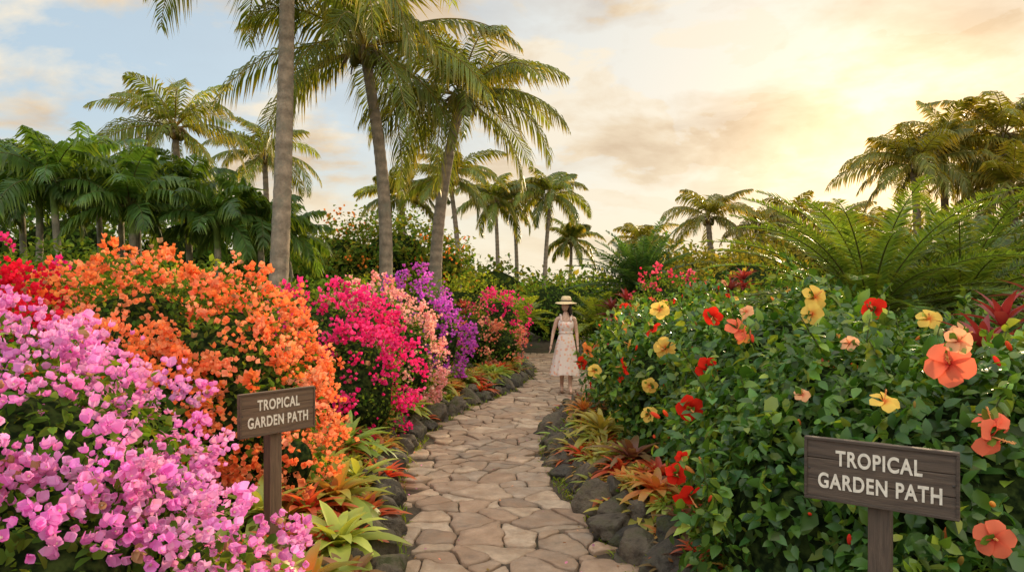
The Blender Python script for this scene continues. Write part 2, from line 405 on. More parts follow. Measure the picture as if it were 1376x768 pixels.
bougainvillea([(3.2, 14.5, 1.15, 1.0, .9, 1.1)], [(.75, .06, .12), (.8, .15, .25)], 220, 4, 10, .055, .07, False, 29, .07, 1)

# ------------------------------------------------------------ leafy shrubs
def shrub(lobes, pal=GREEN, dens=200, ls=.08, seed=1, lump=.12, name='shrub', core=.72, zmin=.2, depth=.25, tm=None):
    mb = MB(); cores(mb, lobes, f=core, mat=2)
    P, NN = lobe_pts(lobes, dens, -.12, depth, zmin, lump, seed); leaves(mb, P, NN, tm or L_OV2, ls, pal)
    return mb.finish(name, [M_LEAF, M_PETAL, M_CORE])
LIME = [(.18, .25, .03), (.24, .28, .045), (.13, .2, .03)]
DARK = [(.05, .1, .022), (.07, .13, .026), (.1, .15, .028)]
WARM = [(.17, .17, .025), (.24, .2, .035), (.12, .14, .022)]
shrub([(-4.7, 9.6, 1.15, 1.3, 1, 1.1)], LIME+GREEN, 220, .09, 1)
shrub([(-3.2, 11.8, 1.0, 1.2, 1, 1.05)], GREEN, 200, .09, 2)
shrub([(-2.9, 15.2, 1.0, 1.2, 1, 1.05)], LIME, 180, .09, 3)
shrub([(-1.6, 21, 1.0, 2, 1.2, 1.35), (-4, 20, 1.0, 1.4, 1.2, 1.3)], LIME, 130, .1, 4)
shrub([(1.8, 25, 1.2, 2.2, 1.2, 1.3)], GREEN, 110, .11, 5)
shrub([(4.9, 12.2, 1.1, 1.2, 1, 1.15)], GREEN, 180, .09, 6)
shrub([(6.8, 10, 1.1, 1.4, 1.2, 1.1)], GREEN, 170, .09, 7)
shrub([(5.5, 16.5, 1.5, 1.7, 1.2, 1.4)], WARM, 140, .1, 8)
shrub([(9.2, 15, 1.8, 2.2, 1.5, 1.6), (12.5, 15, 2, 2, 1.5, 1.8)], GREEN+WARM, 110, .12, 9)
shrub([(-8, 12, 1.2, 1.9, 1.5, 1.4), (-6.3, 11, 1.1, 1.3, 1.2, 1.1)], LIME+DARK, 150, .1, 10)
shrub([(2.7, 18.5, 1.0, .9, .9, 1.1)], GREEN, 140, .1, 11)
shrub([(-6, 15, 1.1, 1.8, 1.3, 1.2), (-9.5, 16, 1.2, 2.2, 1.5, 1.4)], GREEN, 110, .11, 13)

def tree(crown, base, trunkr, pal, dens, ls, seed, fl=None, fld=2, name='broadleaf_tree'):
    mb = MB(); b = np.array(base, float)
    cen = np.array([np.mean([c[0] for c in crown]), np.mean([c[1] for c in crown]), np.mean([c[2] for c in crown])])
    t = np.linspace(0, 1, 8)[:, None]; pt = b+(np.array([cen[0], cen[1], cen[2]*.6])-b)*t+np.array([.12, .05, 0])*np.sin(t*5)
    tube(mb, pt, np.linspace(trunkr, trunkr*.6, 8), 10, (.12, .09, .065), 2)
    for c in crown:
        q = pt[-2]+(np.array(c[:3])-pt[-2])*np.linspace(0, 1.0, 6)[:, None]+np.array([0, 0, .15])*np.sin(np.linspace(0, 3.14, 6))[:, None]
        tube(mb, q, np.linspace(trunkr*.5, .03, 6), 7, (.12, .09, .065), 2)
    cores(mb, crown, f=.6, mat=3)
    P, NN = lobe_pts(crown, dens, -.25, .55, .4, .28, seed); leaves(mb, P, NN, L_BIG, ls, pal)
    if fl:
        C, CN = lobe_pts(crown, fld, -.25, -.05, .4, .28, seed); I = np.repeat(np.arange(len(C)), 5)
        mb.stamp(FL_LO, C[I]+rng.normal(size=(len(I), 3))*.1, frames(rvec(len(I)), nrm(CN[I]+rvec(len(I))*.7)), .1, pick(fl, len(I)), mat=1)
    return mb.finish(name, [M_LEAF, M_PETAL, M_BARK, M_CORE])
tree([(-6.7, 28, 3.1, 1.9, 1.8, 1.5), (-4.6, 28, 3.3, 1.9, 1.8, 1.6), (-2.9, 28.6, 2.8, 1.3, 1.4, 1.3), (-8.3, 28.4, 2.5, 1.2, 1.2, 1.3), (-5.5, 27, 2.2, 2.4, 1.2, 1.2)], (-5.2, 28, .2), .22, WARM+GREEN, 110, .16, 5, [(.8, .3, .05)], 1.0)
tree([(-14.5, 23, 3.0, 2.6, 2, 2.1), (-11, 24, 3.0, 2.4, 2, 2.0), (-17.5, 22, 3.2, 2.5, 2, 2.3), (-8.6, 25, 2.4, 1.8, 1.6, 1.6)], (-14, 23, .2), .25, GREEN+DARK, 80, .18, 6)
tree([(10.5, 27, 2.6, 2.4, 2, 1.4), (13.5, 28, 3.0, 2.4, 2, 1.6), (7.5, 28, 2.3, 1.6, 1.5, 1.3)], (11, 27, .2), .25, WARM, 75, .18, 7)
tree([(18, 24, 3, 2.8, 2, 1.9), (21.5, 25, 3, 2.8, 2, 2)], (19, 24, .2), .25, WARM+DARK, 70, .18, 8)
mb = MB(); lb=[]
for i in range(34):
    x = -50+i*3.05+rng.uniform(-.7, .7); y = 42+rng.uniform(-3, 4)
    h = rng.uniform(1.9, 3.1)*(.72 if -3 < x < 6 else 1)
    lb.append((x, y, h*.75, rng.uniform(1.9, 2.9), 2, h))
cores(mb, lb, f=.8, mat=1); P, NN = lobe_pts(lb, 24, -.5, .4, .1, .3, 4); leaves(mb, P, NN, L_BIG, .3, WARM+GREEN)
mb.finish('distant_tree_line', [M_LEAF, M_CORE])

# ------------------------------------------------------------ palms
def fronds(mb, o, azs, els, L, droop, npair, leafL, leafW, hang, c0, c1, mat=0, petiole=.14, ang=.55, lift=.15, pw=1.3, rach=.018, swirl=0., rcol=(.12, .13, .04), twist=.5):
    o = np.array(o, float)
    for az, el in zip(azs, els):
        Lf = L*rng.uniform(.85, 1.1); dr = droop*rng.uniform(.8, 1.2); t = np.linspace(0, 1, npair+1)
        e = el-dr*t**pw; az2 = az+swirl*t*rng.uniform(-1, 1)
        tang = np.stack([np.cos(az2)*np.cos(e), np.sin(az2)*np.cos(e), np.sin(e)], 1)
        pts = o+np.concatenate([[[0, 0, 0]], np.cumsum(tang[:-1]*Lf/npair, 0)])
        tube(mb, pts[::2], np.linspace(rach, rach*.2, len(pts[::2])), 4, rcol, mat, False)
        m = t > petiole; tt = t[m]; P = pts[m]; tn = tang[m]; aa = az2[m]
        s0 = np.stack([np.sin(aa), -np.cos(aa), 0*aa], 1); tw = rng.normal()*twist; nn = np.cross(s0, tn)
        s = s0*math.cos(tw)+nn*math.sin(tw); nn = np.cross(s, tn)
        uu = (tt-petiole)/(1-petiole); prof = np.sin(math.pi*(.16+.8*uu))**.7
        fc0 = c0*np.exp(rng.normal()*.2); fc1 = c1*np.exp(rng.normal()*.2)
        for sg in (-1, 1):
            k = len(tt); l = leafL*prof*rng.uniform(.75, 1.1, k)
            fw = ang*(1+.6*uu)
            d = nrm(s*sg+tn*fw[:, None]+nn*lift+rng.normal(size=(k, 3))*.1-np.array([0, 0, hang*.35]))
            d2 = nrm(d-np.array([0, 0, hang])*rng.uniform(.6, 1.3, (k, 1)))
            mid = P+d*l[:, None]*.45; tip = mid+d2*l[:, None]*.6
            wv = nrm(tn+rng.normal(size=(k, 3))*.18)*leafW/2
            V = np.stack([P-wv*.5, P+wv*.5, mid-wv, mid+wv, tip], 1)
            lo = np.array([0, 1, 3, 2, 2, 3, 4]); li = (lo[None]+(np.arange(k)*5)[:, None]).ravel()
            C = np.zeros((k, 5, 3)); jit = np.exp(rng.normal(size=(k, 1))*.18); C[:, :4] = (fc0*jit)[:, None]; C[:, 4] = fc1*jit
            mb.add(V.reshape(-1, 3), li, [4, 3]*k, mat, C.reshape(-1, 3))
PG0 = np.array([.12, .17, .028]); PG1 = np.array([.30, .25, .05])
def coconut_palm(base, top, lean, r, L, nf=24, seed=0, name='coconut_palm', leafW=.06, npair=56, leafL=None, c0=PG0, c1=PG1, trunkc=(.29, .23, .17), hang=(.9, .7)):
    mb = MB(); b = np.array(base, float); tp = np.array(top, float)
    t = np.linspace(0, 1, 90)[:, None]
    pt = b+(tp-b)*t+np.array([lean, 0, 0])*np.sin(math.pi*t)
    rad = r*(1-.35*t[:, 0]+.5*np.exp(-t[:, 0]*18))*(1+.045*(np.arange(90) % 3 == 0))
    cc = np.array(trunkc)*(1-.28*(np.arange(90) % 3 == 0))[:, None]*np.exp(rng.normal(size=(90, 1))*.08)
    tube(mb, pt, rad, 14, cc, 1)
    az = np.arange(nf)*2.39996+rng.uniform(0, 6); k = np.arange(nf)/nf
    el = np.radians(78-100*k**.9+rng.normal(size=nf)*7)
    leafL = leafL or L*.27
    for a, e, kk in zip(az, el, k):
        old = kk > .965
        fronds(mb, tp+np.array([0, 0, r*.4]), [a], [e], L*(1-.25*(kk < .12))*(.7 if old else 1), 1.2+.55*rng.random(), npair, leafL*(1 if not old else .6), leafW, hang[0]+hang[1]*kk, c0 if not old else np.array([.25, .17, .06]), c1 if not old else np.array([.28, .18, .07]), 0, rach=L*.008, swirl=.35, rcol=(.26, .23, .05), ang=.7)
    for i in range(9):
        a = i*.7+rng.random(); q = tp+np.array([math.cos(a)*r*1.3, math.sin(a)*r*1.3, -r*rng.uniform(.2, 1.6)])
        mb.add(ICO_S*np.array([.11, .11, .14])*(L/3.4)+q, ICO_SL, [3]*(len(ICO_SL)//3), 0, (.16, .17, .04) if i % 3 else (.22, .14, .05))
    for i in range(8):
        a = i*.8; e0 = tp+np.array([math.cos(a)*r, math.sin(a)*r, .1]); dd = np.array([math.cos(a)*.35, math.sin(a)*.35, -.45])*(L/3.4)
        tube(mb, e0+dd*np.linspace(0, 1, 5)[:, None]**np.array([.7, .7, 1.4]), np.linspace(.05, .012, 5)*(L/3.4), 5, (.2, .14, .07), 1, False)
    return mb.finish(name, [M_PALM, M_TRUNK])
bm = bmesh.new(); bmesh.ops.create_icosphere(bm, subdivisions=2, radius=1)
ICO_S = np.array([v.co[:] for v in bm.verts]); ICO_SL = [v.index for f in bm.faces for v in f.verts]; bm.free()
coconut_palm((-4.72, 14, .2), (-4.5, 14.2, 9.3), .06, .2, 3.9, 22)
coconut_palm((-3.3, 18, .2), (-3.75, 18, 8.0), .28, .19, 4.1, 26, leafW=.06, npair=66)
coconut_palm((-2.15, 20, .2), (-1.45, 20, 7.35), -.28, .2, 3.6, 25, leafW=.062, npair=62)
coconut_palm((-14.1, 30, .2), (-14.3, 30, 8.8), .1, .2, 3.9, 22, leafW=.075)
coconut_palm((-13.2, 38, .2), (-13.3, 38, 9.2), .1, .2, 3.7, 20, leafW=.085)
coconut_palm((-2.6, 34, .2), (-3.0, 34, 7.4), .2, .15, 3.1, 20, leafW=.08)
coconut_palm((-5.6, 36, .2), (-5.6, 36, 6.8), .1, .15, 2.7, 20, leafW=.085)
coconut_palm((-.9, 42, .2), (-1.0, 42, 7.3), .1, .15, 3.0, 18, leafW=.095)
coconut_palm((.3, 46, .2), (.1, 46, 7.8), .1, .15, 3.0, 18, leafW=.095)
coconut_palm((1.9, 42, .2), (2.3, 42, 7.7), -.1, .15, 3.1, 18, leafW=.095)
coconut_palm((3.8, 50, .2), (4.2, 50, 5.6), .1, .15, 2.6, 18, leafW=.11)
W0 = np.array([.14, .16, .025]); W1 = np.array([.34, .26, .05])
for x, y, z_, L in ((8.6, 30.5, 5.1, 2.5), (11.4, 32, 4.9, 2.2), (13.2, 33, 5.2, 2.3), (15.4, 33, 5.0, 2.3), (7.2, 38, 4.6, 2.1), (17.5, 34, 4.9, 2.3)):
    coconut_palm((x, y, .2), (x-.15, y, z_), .1, .16, L, 19, name='feather_palm', leafW=.075, npair=38, c0=W0, c1=W1)
for x, y, z_, L in ((14.2, 25, 6.3, 2.9), (15.8, 26, 7.1, 2.9), (17.4, 25, 7.4, 2.9), (18.8, 27, 6.7, 2.7), (16.6, 23.5, 5.3, 2.6)):
    coconut_palm((x, y, .2), (x, y, z_), .15, .17, L, 22, name='feather_palm', leafW=.075, npair=44, c0=W0, c1=W1)
D0 = np.array([.055, .12, .024]); D1 = np.array([.14, .2, .036])
for x, y, z_, L in ((-9.9, 14.5, 3.9, 1.6), (-8.9, 13.8, 4.0, 1.6), (-10.8, 15.5, 4.3, 1.7), (-8.3, 15.3, 3.9, 1.6), (-7.7, 14.2, 3.6, 1.5), (-7.3, 15.8, 4.0, 1.5), (-6.3, 14.8, 3.3, 1.4), (-5.6, 15.4, 3.3, 1.4), (-9.4, 16.8, 4.4, 1.7), (-5.2, 17, 3.1, 1.4), (-11.8, 14.5, 4.0, 1.7), (-10.2, 17.5, 4.7, 1.7)):
    mb = MB(); b = np.array([x, y, .2]); tp = np.array([x+rng.normal()*.15, y, z_]); t = np.linspace(0, 1, 40)[:, None]
    cc = np.array((.34, .3, .22))*(1-.3*(np.arange(40) % 3 == 0))[:, None]; cc[33:] = (.15, .22, .05)
    tube(mb, b+(tp-b)*t+np.array([.1, 0, 0])*np.sin(3*t), .085*(1-.25*t[:, 0]), 10, cc, 1)
    nf = 16; k = np.arange(nf)/nf; tint = np.exp(rng.normal()*.15)
    fronds(mb, tp, np.arange(nf)*2.4+rng.random()*6, np.radians(84-88*k), L, 1.6, 30, .55, .075, 1.3, D0*tint, D1*tint, 0, lift=.25, rach=.016, petiole=.15)
    mb.finish('manila_palm', [M_PALM, M_TRUNK])

def rosette_fronds(pos, nf, L, e0, e1, droop, npair, leafL, leafW, c0, c1, name, hang=.15, trunk=None, lift=.3, petiole=.1, mat=None, twist=.15):
    mb = MB(); k = np.arange(nf)/nf
    if trunk: tube(mb, np.array([[pos[0], pos[1], z] for z in np.linspace(.1, pos[2], 8)]), np.full(8, trunk), 10, (.09, .07, .05), 1)
    fronds(mb, pos, np.arange(nf)*2.39996+rng.random()*6, np.radians(e0+(e1-e0)*k), L, droop, npair, leafL, leafW, hang, np.array(c0), np.array(c1), 0, lift=lift, rach=.014, petiole=petiole, ang=.45, twist=twist)
    return mb.finish(name, [mat or M_PALM, M_BARK])
rosette_fronds((4.15, 8.2, 1.5), 50, 2.15, 76, 8, 1.0, 90, .23, .026, (.08, .15, .03), (.2, .25, .04), 'cycad', trunk=.22)
rosette_fronds((5.9, 9.3, 1.65), 42, 2.1, 76, 6, 1.0, 84, .23, .028, (.08, .15, .03), (.2, .25, .04), 'cycad', trunk=.22)
rosette_fronds((3.45, 19, 1.9), 54, 2.0, 80, 0, .7, 56, .3, .04, (.035, .09, .028), (.08, .15, .045), 'cycad', trunk=.25)
rosette_fronds((-6.0, 9.4, 1.4), 22, 1.2, 75, 5, 1.0, 40, .17, .035, (.1, .19, .04), (.16, .25, .05), 'tree_fern')
rosette_fronds((-4.9, 10.4, 1.5), 20, 1.1, 75, 5, 1.0, 36, .17, .035, (.12, .2, .04), (.18, .26, .05), 'tree_fern')
rosette_fronds((2.25, 18.2, .9), 26, 1.3, 78, 5, 1.0, 24, .28, .06, (.2, .28, .04), (.28, .32, .06), 'sago_fern')
rosette_fronds((.3, 22.5, .9), 22, 1.3, 78, 5, 1.0, 24, .28, .06, (.18, .26, .04), (.28, .32, .06), 'sago_fern')
rosette_fronds((3.1, 8.2, 1.1), 18, .9, 60, 5, 1.0, 36, .14, .028, (.1, .18, .04), (.16, .25, .05), 'tree_fern')

# ------------------------------------------------------------ strap leaved plants
def rosette(mb, pos, n, L, cin, cout, ctip, tmpl=None, e0=80, e1=15, wid=1.0, mat=0):
    k = np.arange(n)/n; az = np.arange(n)*2.39996+rng.random()*6; el = np.radians(e0+(e1-e0)*k**.8+rng.normal(size=n)*6)
    D = np.stack([np.cos(az)*np.cos(el), np.sin(az)*np.cos(el), np.sin(el)], 1)
    Nn = np.stack([-np.cos(az)*np.sin(el), -np.sin(az)*np.sin(el), np.cos(el)], 1)
    cin = np.array(cin); cout = np.array(cout); ctip = np.array(ctip)
    c0 = (cin*(1-k[:, None])**1.5+cout*(1-(1-k[:, None])**1.5))*np.exp(rng.normal(size=(n, 1))*.15)
    c1 = (ctip*.8+c0*.2)*np.exp(rng.normal(size=(n, 1))*.15)
    s = L*(.6+.4*k)*np.exp(rng.normal(size=n)*.08)
    sc = np.stack([s*wid, s, s], 1)
    R = frames(D, Nn)
    for half in (0, 1):
        m = (np.arange(n) % 2) == half
        mb.stamp(tmpl or (STRAP if half else STRAP2), np.tile(np.array(pos, float), (m.sum(), 1))+D[m]*.01, R[m], sc[m], c0[m], c1[m], mat)
BP = [  # inner, outer, tip
 ((.5, .06, .03), (.2, .27, .05), (.26, .36, .06)),
 ((.26, .34, .05), (.26, .34, .06), (.42, .46, .1)),
 ((.7, .05, .04), (.6, .06, .04), (.42, .15, .05)),
 ((.4, .28, .05), (.26, .3, .06), (.42, .34, .07)),
 ((.28, .05, .06), (.18, .07, .05), (.18, .16, .05)),
 ((.62, .12, .04), (.62, .16, .05), (.42, .32, .07)),
 ((.14, .24, .04), (.16, .27, .045), (.26, .38, .08))]
def bed(sx, y0, y1, omin, omax, n, Lr, w, seed, name, wr=(1.0, 1.7)):
    mb = MB(); placed=[]
    tries = 0
    while len(placed) < n and tries < 4000:
        tries += 1; s = rng.uniform(s_of_y(y0), s_of_y(y1)); c, n_ = along(s); o = rng.uniform(omin, omax); p = c+n_*sx*o
        L = rng.uniform(*Lr)
        if any((p[0]-a)**2+(p[1]-b)**2 < (.36*max(L, l2))**2 for a, b, l2 in placed): continue
        placed.append((p[0], p[1], L)); i = rng.choice(len(BP), p=w); z0 = float(terr(p[0], p[1])[0])+.05
        rosette(mb, (p[0], p[1], z0), int(rng.integers(20, 34)), L, *BP[i], wid=rng.uniform(*wr), e1=rng.uniform(10, 30))
    return mb.finish(name, [M_STRAP])
bed(-1, 3.2, 8.2, 1.0, 1.75, 72, (.22, .44), [.2, .25, .16, .1, .09, .06, .14], 1, 'bromeliad_bed')
bed(-1, 8.2, 18, 1.0, 1.7, 80, (.22, .46), [.18, .24, .12, .11, .10, .08, .17], 2, 'bromeliad_bed')
bed(1, 3.0, 7.5, .95, 1.5, 52, (.2, .38), [.15, .12, .22, .12, .17, .15, .07], 3, 'bromeliad_bed')
bed(1, 7.5, 13, .95, 1.5, 50, (.2, .44), [.18, .14, .2, .13, .15, .12, .08], 4, 'bromeliad_bed')
bed(1, 14, 19, 1.02, 2, 18, (.3, .5), [.18, .12, .2, .15, .15, .15, .05], 5, 'bromeliad_bed')
for (x, y, L, n, i, w_) in ((-1.35, 5.35, .6, 34, 0, 1.5), (-1.12, 4.55, .52, 34, 1, 1.6), (-1.75, 4.9, .5, 28, 1, 1.3), (-1.5, 9.6, .62, 34, 1, .9), (-1.25, 11.6, .62, 30, 3, .9), (-.9, 12.7, .55, 30, 1, 1), (1.0, 7.9, .64, 30, 3, 1.0), (1.12, 6.6, .5, 24, 4, 1.4), (1.15, 5.6, .42, 24, 5, 1.6), (-.95, 4.1, .42, 28, 4, 1.5), (-1.65, 7.1, .6, 30, 6, .9), (.95, 9.3, .5, 28, 5, 1), (-1.1, 3.75, .46, 32, 0, 1.5), (-1.35, 6.2, .5, 30, 1, 1.1), (-1.45, 5.0, .42, 26, 2, 1.4), (-1.2, 6.7, .38, 26, 2, 1.5)):
    mb = MB(); rosette(mb, (x, y, float(terr(x, y)[0])+.1), n, L, *BP[i], wid=w_); mb.finish('bromeliad', [M_STRAP])
def cordyline(x, y, z, L, col, n=26, name='ti_plant'):
    mb = MB(); zb = float(terr(x, y)[0]); tube(mb, np.array([[x, y, zb-.05], [x+.02, y, z*.6], [x, y, z]]), [.025, .02, .016], 8, (.12, .08, .06), 1)
    for j in range(3): rosette(mb, (x, y, z-.14*j), n//2, L*(1-.06*j), col[0], col[1], col[2], STRAPW, e0=85-25*j, e1=25-15*j, wid=.7)
    mb.finish(name, [M_STRAP, M_BARK])
TI = ((.42, .04, .05), (.25, .03, .04), (.18, .035, .035)); TID = ((.26, .04, .05), (.15, .028, .035), (.1, .035, .03))
for x, y, z_, L, c in ((3.0, 4.5, 1.5, .42, TI), (3.4, 4.9, 1.62, .42, TI), (3.9, 5.2, 1.78, .42, TID), (3.7, 12, 1.9, .45, TID), (4.1, 12.5, 2.1, .42, TI), (3.4, 11.6, 1.7, .4, TID), (2.2, 15.6, 1.5, .5, TID), (2.6, 16, 1.7, .5, TI), (2.5, 13.8, 1.3, .4, TI), (-1.2, 17.5, 1.5, .45, TI)):
    cordyline(x, y, z_, L, c)
for sx, seed in ((-1, 3), (1, 4)):
    mb = MB(); lb=[]
    for i in range(140):
        s = rng.uniform(s_of_y(2.6), s_of_y(19)); c, n_ = along(s); p = c+n_*sx*rng.uniform(.98, 2.1); r = rng.uniform(.1, .22)
        lb.append((p[0], p[1], float(terr(*p)[0]), r, r, r*rng.uniform(.6, 1)))
    P, NN = lobe_pts(lb, 480, -.05, .1, .02, .03, seed); leaves(mb, P, NN, L_OV2, .045, LIME+GREEN+[(.25, .07, .03)])
    mb.finish('ground_cover', [M_LEAF])
    mb = MB(); n = 1500; P=[]
    for i in range(n):
        s = rng.uniform(s_of_y(3), s_of_y(17)); c, n_ = along(s); p = c+n_*sx*(HW+rng.uniform(-.04, .1)); P.append((p[0], p[1], .01))
    P = np.array(P); D = nrm(rvec(n)*.5+np.array([0, 0, .9])); mb.stamp(STRAP2, P, frames(D, rvec(n)), rng.uniform(.03, .09, n), pick(LIME, n)); mb.finish('moss_and_grass_tufts', [M_LEAF])

mb = MB(); n = 160; s = rng.uniform(s_of_y(3.5), s_of_y(16), n); P=[]
for q in s:
    c, n_ = along(q); o = rng.choice([-1, 1])*HW*(1-rng.random()**2*.9); p = c+n_*o; P.append((p[0], p[1], .052))
mb.stamp(BR_LO, np.array(P), frames(nrm(rvec(n)*np.array([1, 1, .1])), np.tile([0., 0., 1.], (n, 1))+rvec(n)*.2), rng.uniform(.012, .03, n), pick([(.7, .25, .5), (.8, .35, .15), (.25, .16, .06), (.15, .09, .05), (.3, .22, .06)], n)); mb.finish('fallen_petals', [M_PETAL])

# ------------------------------------------------------------ hibiscus
HN = [(2.35, 3.65, .72, .75, .7, .8), (1.6, 3.95, .5, .5, .5, .6), (2.1, 4.5, .75, .9, .8, .8), (3.3, 4.2, .8, .9, .8, .82), (1.95, 3.1, .3, .6, .4, .45)]
HM = [(2.45, 5.8, .98, 1.1, 1.0, .85), (3.7, 5.6, .9, 1.0, .9, .78), (1.9, 7.3, .88, .82, .9, .85), (3.2, 7.0, .95, .9, .8, .8)]
HF = [(1.8, 9.2, .88, .78, .9, .82), (1.95, 10.9, .78, .68, .8, .78), (2.8, 9.5, 1.0, .9, 1., .9)]
HG = [(.045, .12, .02), (.07, .16, .026), (.034, .09, .018), (.13, .23, .03), (.25, .32, .045)]
HW_ = [.29, .27, .2, .16, .08]
PETAL = leafT(6, .46, .16, .5, 'petal', .16)
def hflower():
    vs=[]; fs=[]; ts=[]; o = 0
    for k in range(5):
        a = k*1.2566; e = .45
        Yd = np.array([[math.cos(a)*math.cos(e), math.sin(a)*math.cos(e), math.sin(e)]]); Nn = np.array([[-math.cos(a)*math.sin(e)+.3*math.sin(a), -math.sin(a)*math.sin(e)-.3*math.cos(a), math.cos(e)]])
        R = frames(Yd, Nn)[0]; vs.append(PETAL.v@R.T)
        tt = np.minimum(1, PETAL.t*2.4); tt[1::3] *= .9; ts.append(tt); fs += [tuple(q) for q in PETAL.l.reshape(-1, 4)+o]; o += len(PETAL.v)
    return T(np.concatenate(vs), fs, np.concatenate(ts))
HFL = hflower()
q = np.linspace(0, 1, 6); st = MB(); tube(st, np.stack([q*.12, q*0, .05+q*.8], 1), np.full(6, .03), 6, (1, 1, 1))
STV = st.v[0]; STL = st.l[0]; STN = st.n[0]
OCT = np.array([(1, 0, 0), (-1, 0, 0), (0, 1, 0), (0, -1, 0), (0, 0, 1), (0, 0, -1)], float)
OCTL = np.array([0, 2, 4, 2, 1, 4, 1, 3, 4, 3, 0, 4, 2, 0, 5, 1, 2, 5, 3, 1, 5, 0, 3, 5])
def stamen_T():
    v = [STV]; l = list(STL); n_ = list(STN); o = len(STV); r = np.random.default_rng(2)
    for i in range(18):
        t_ = r.uniform(.5, 1); c = np.array([.12*t_, 0, .05+.8*t_])+nrm(r.normal(size=3))*.07
        v.append(c+OCT*.025); l += list(OCTL+o); n_ += [3]*8; o += 6
    t = T(np.concatenate(v), [(0, 1, 2)]); t.l = np.array(l); t.n = np.array(n_); t.t = np.zeros(len(t.v)); return t
STT = stamen_T()
HC = {'red': ((.82, .035, .018), (.35, .01, .01)), 'coral': ((.9, .22, .12), (.5, .02, .02)), 'yellow': ((.9, .64, .14), (.7, .1, .03)), 'peach': ((.9, .48, .25), (.6, .06, .03)), 'orange': ((.88, .3, .07), (.5, .03, .02))}
def snap(p, lobes):   # slide the bloom along the visitor's side until it sits on the foliage surface
    p = np.array(p, float); o = np.array([0, 0, 1.85]); d = p-o
    for t_ in np.linspace(.55, 1.6, 260):
        q_ = o+d*t_
        for (a, b, c, ra, rb, rc) in lobes:
            r = np.array([ra, rb, rc])+.06
            u = (q_-np.array([a, b, c]))/r
            if (u**2).sum() < 1: return q_, nrm(u/r), 1
    return p, nrm(np.array([-.2, -1, .3])), 0
def hibiscus(lobes, dens, ls, seed, flowers, extra, fsz, hi=True):
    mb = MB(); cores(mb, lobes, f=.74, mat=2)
    P, NN = lobe_pts(lobes, dens, -.05, .24, .1, .12, seed); leaves(mb, P, NN, L_OV if hi else L_OV2, ls, HG, 0, up=.5, rnd=.75, w=HW_)
    Sh, SN = lobe_pts(lobes, 7, -.0, .02, .5, .12, seed)
    for p, q_ in zip(Sh, SN):
        d = nrm(q_*.6+np.array([0, 0, .8])+rng.normal(size=3)*.25); Ls = rng.uniform(.08, .3); m = int(Ls*60)
        tube(mb, p+d*Ls*np.linspace(0, 1, 4)[:, None], np.linspace(.005, .003, 4), 4, (.1, .12, .04), 0, False)
        u = rng.random((m, 1)); leaves(mb, p+d*Ls*u, nrm(np.tile(d, (m, 1))*.4+rvec(m)), L_OV if hi else L_OV2, ls*.9, HG, w=[.1, .25, .05, .35, .25])
    for (x, y, z, cn, sz) in flowers:
        q_, nn, ok = snap((x, y, z), lobes)
        f = nrm(nn*.4+np.array([-q_[0], -q_[1], .25])/np.hypot(q_[0], q_[1])*.9+rng.normal(size=3)*.17)
        q_ = q_+nn*.05+f*.05
        c, ce = HC[cn]; c = np.array(c)*rng.uniform(.92, 1.06)
        R = frames(rvec(1), f[None]); pos = q_[None]-f[None]*sz*.1; sz = sz*.95
        mb.stamp(HFL, pos, R, sz, ce, c, 1); mb.stamp(STT, pos, R, sz*1.1, (.85, .5, .2), mat=1)
        mb.stamp(L_OV, np.repeat(pos, 5, 0), frames(rvec(5)+f*-.2, np.tile(-f, (5, 1))), .07, pick(HG, 5))
    C, CN = lobe_pts(lobes, extra, -.07, -.04, .5, .12, seed); n = len(C)
    f = nrm(CN+rvec(n)*.4+np.array([0, 0, .1])); R = frames(rvec(n), f)
    names = rng.choice(['red', 'coral', 'yellow', 'red', 'peach', 'orange'], n); cc = np.array([HC[k][0] for k in names]).reshape(-1, 3); ce = np.array([HC[k][1] for k in names]).reshape(-1, 3)
    s = fsz*rng.uniform(.4, 1, n)
    mb.stamp(HFL, C, R, s, ce, cc, 1); mb.stamp(STT, C, R, s*1.1, (.85, .5, .2), mat=1)
    C, CN = lobe_pts(lobes, 4, -.1, -.05, .4, .12, seed); n = len(C)
    mb.stamp(BUD, C, frames(rvec(n), nrm(CN+rvec(n)*.5+np.array([0, 0, .5]))), rng.uniform(.012, .028, n), pick([(.75, .15, .05), (.8, .4, .1), (.2, .25, .05), (.7, .05, .03)], n), mat=1)
    return mb.finish('hibiscus_bush', [M_GLOSS, M_PETAL, M_CORE])
BUD = T(ICO_S*np.array([.55, .55, 1.5]), [(0, 1, 2)]); BUD.l = np.array(ICO_SL); BUD.n = np.array([3]*(len(ICO_SL)//3)); BUD.t = np.clip(ICO_S[:, 2], 0, 1)
hibiscus(HN, 760, .078, 31, [
 (1.86, 3.0, 1.51, 'coral', .12), (1.66, 3.1, 1.335, 'yellow', .078), (1.95, 2.9, 1.25, 'coral', .11), (1.83, 2.7, .94, 'coral', .085),
 (1.16, 4.4, 1.11, 'red', .10), (1.1, 4.15, .67, 'red', .105), (1.0, 4.35, .74, 'red', .075), (2.7, 4.3, 1.58, 'peach', .09), (1.45, 3.5, 1.32, 'peach', .05), (2.0, 4.2, 1.5, 'peach', .06), (.98, 4.1, .9, 'red', .045), (2.05, 3.3, 1.62, 'peach', .07), (2.3, 3.4, 1.2, 'coral', .08)], .5, .06)
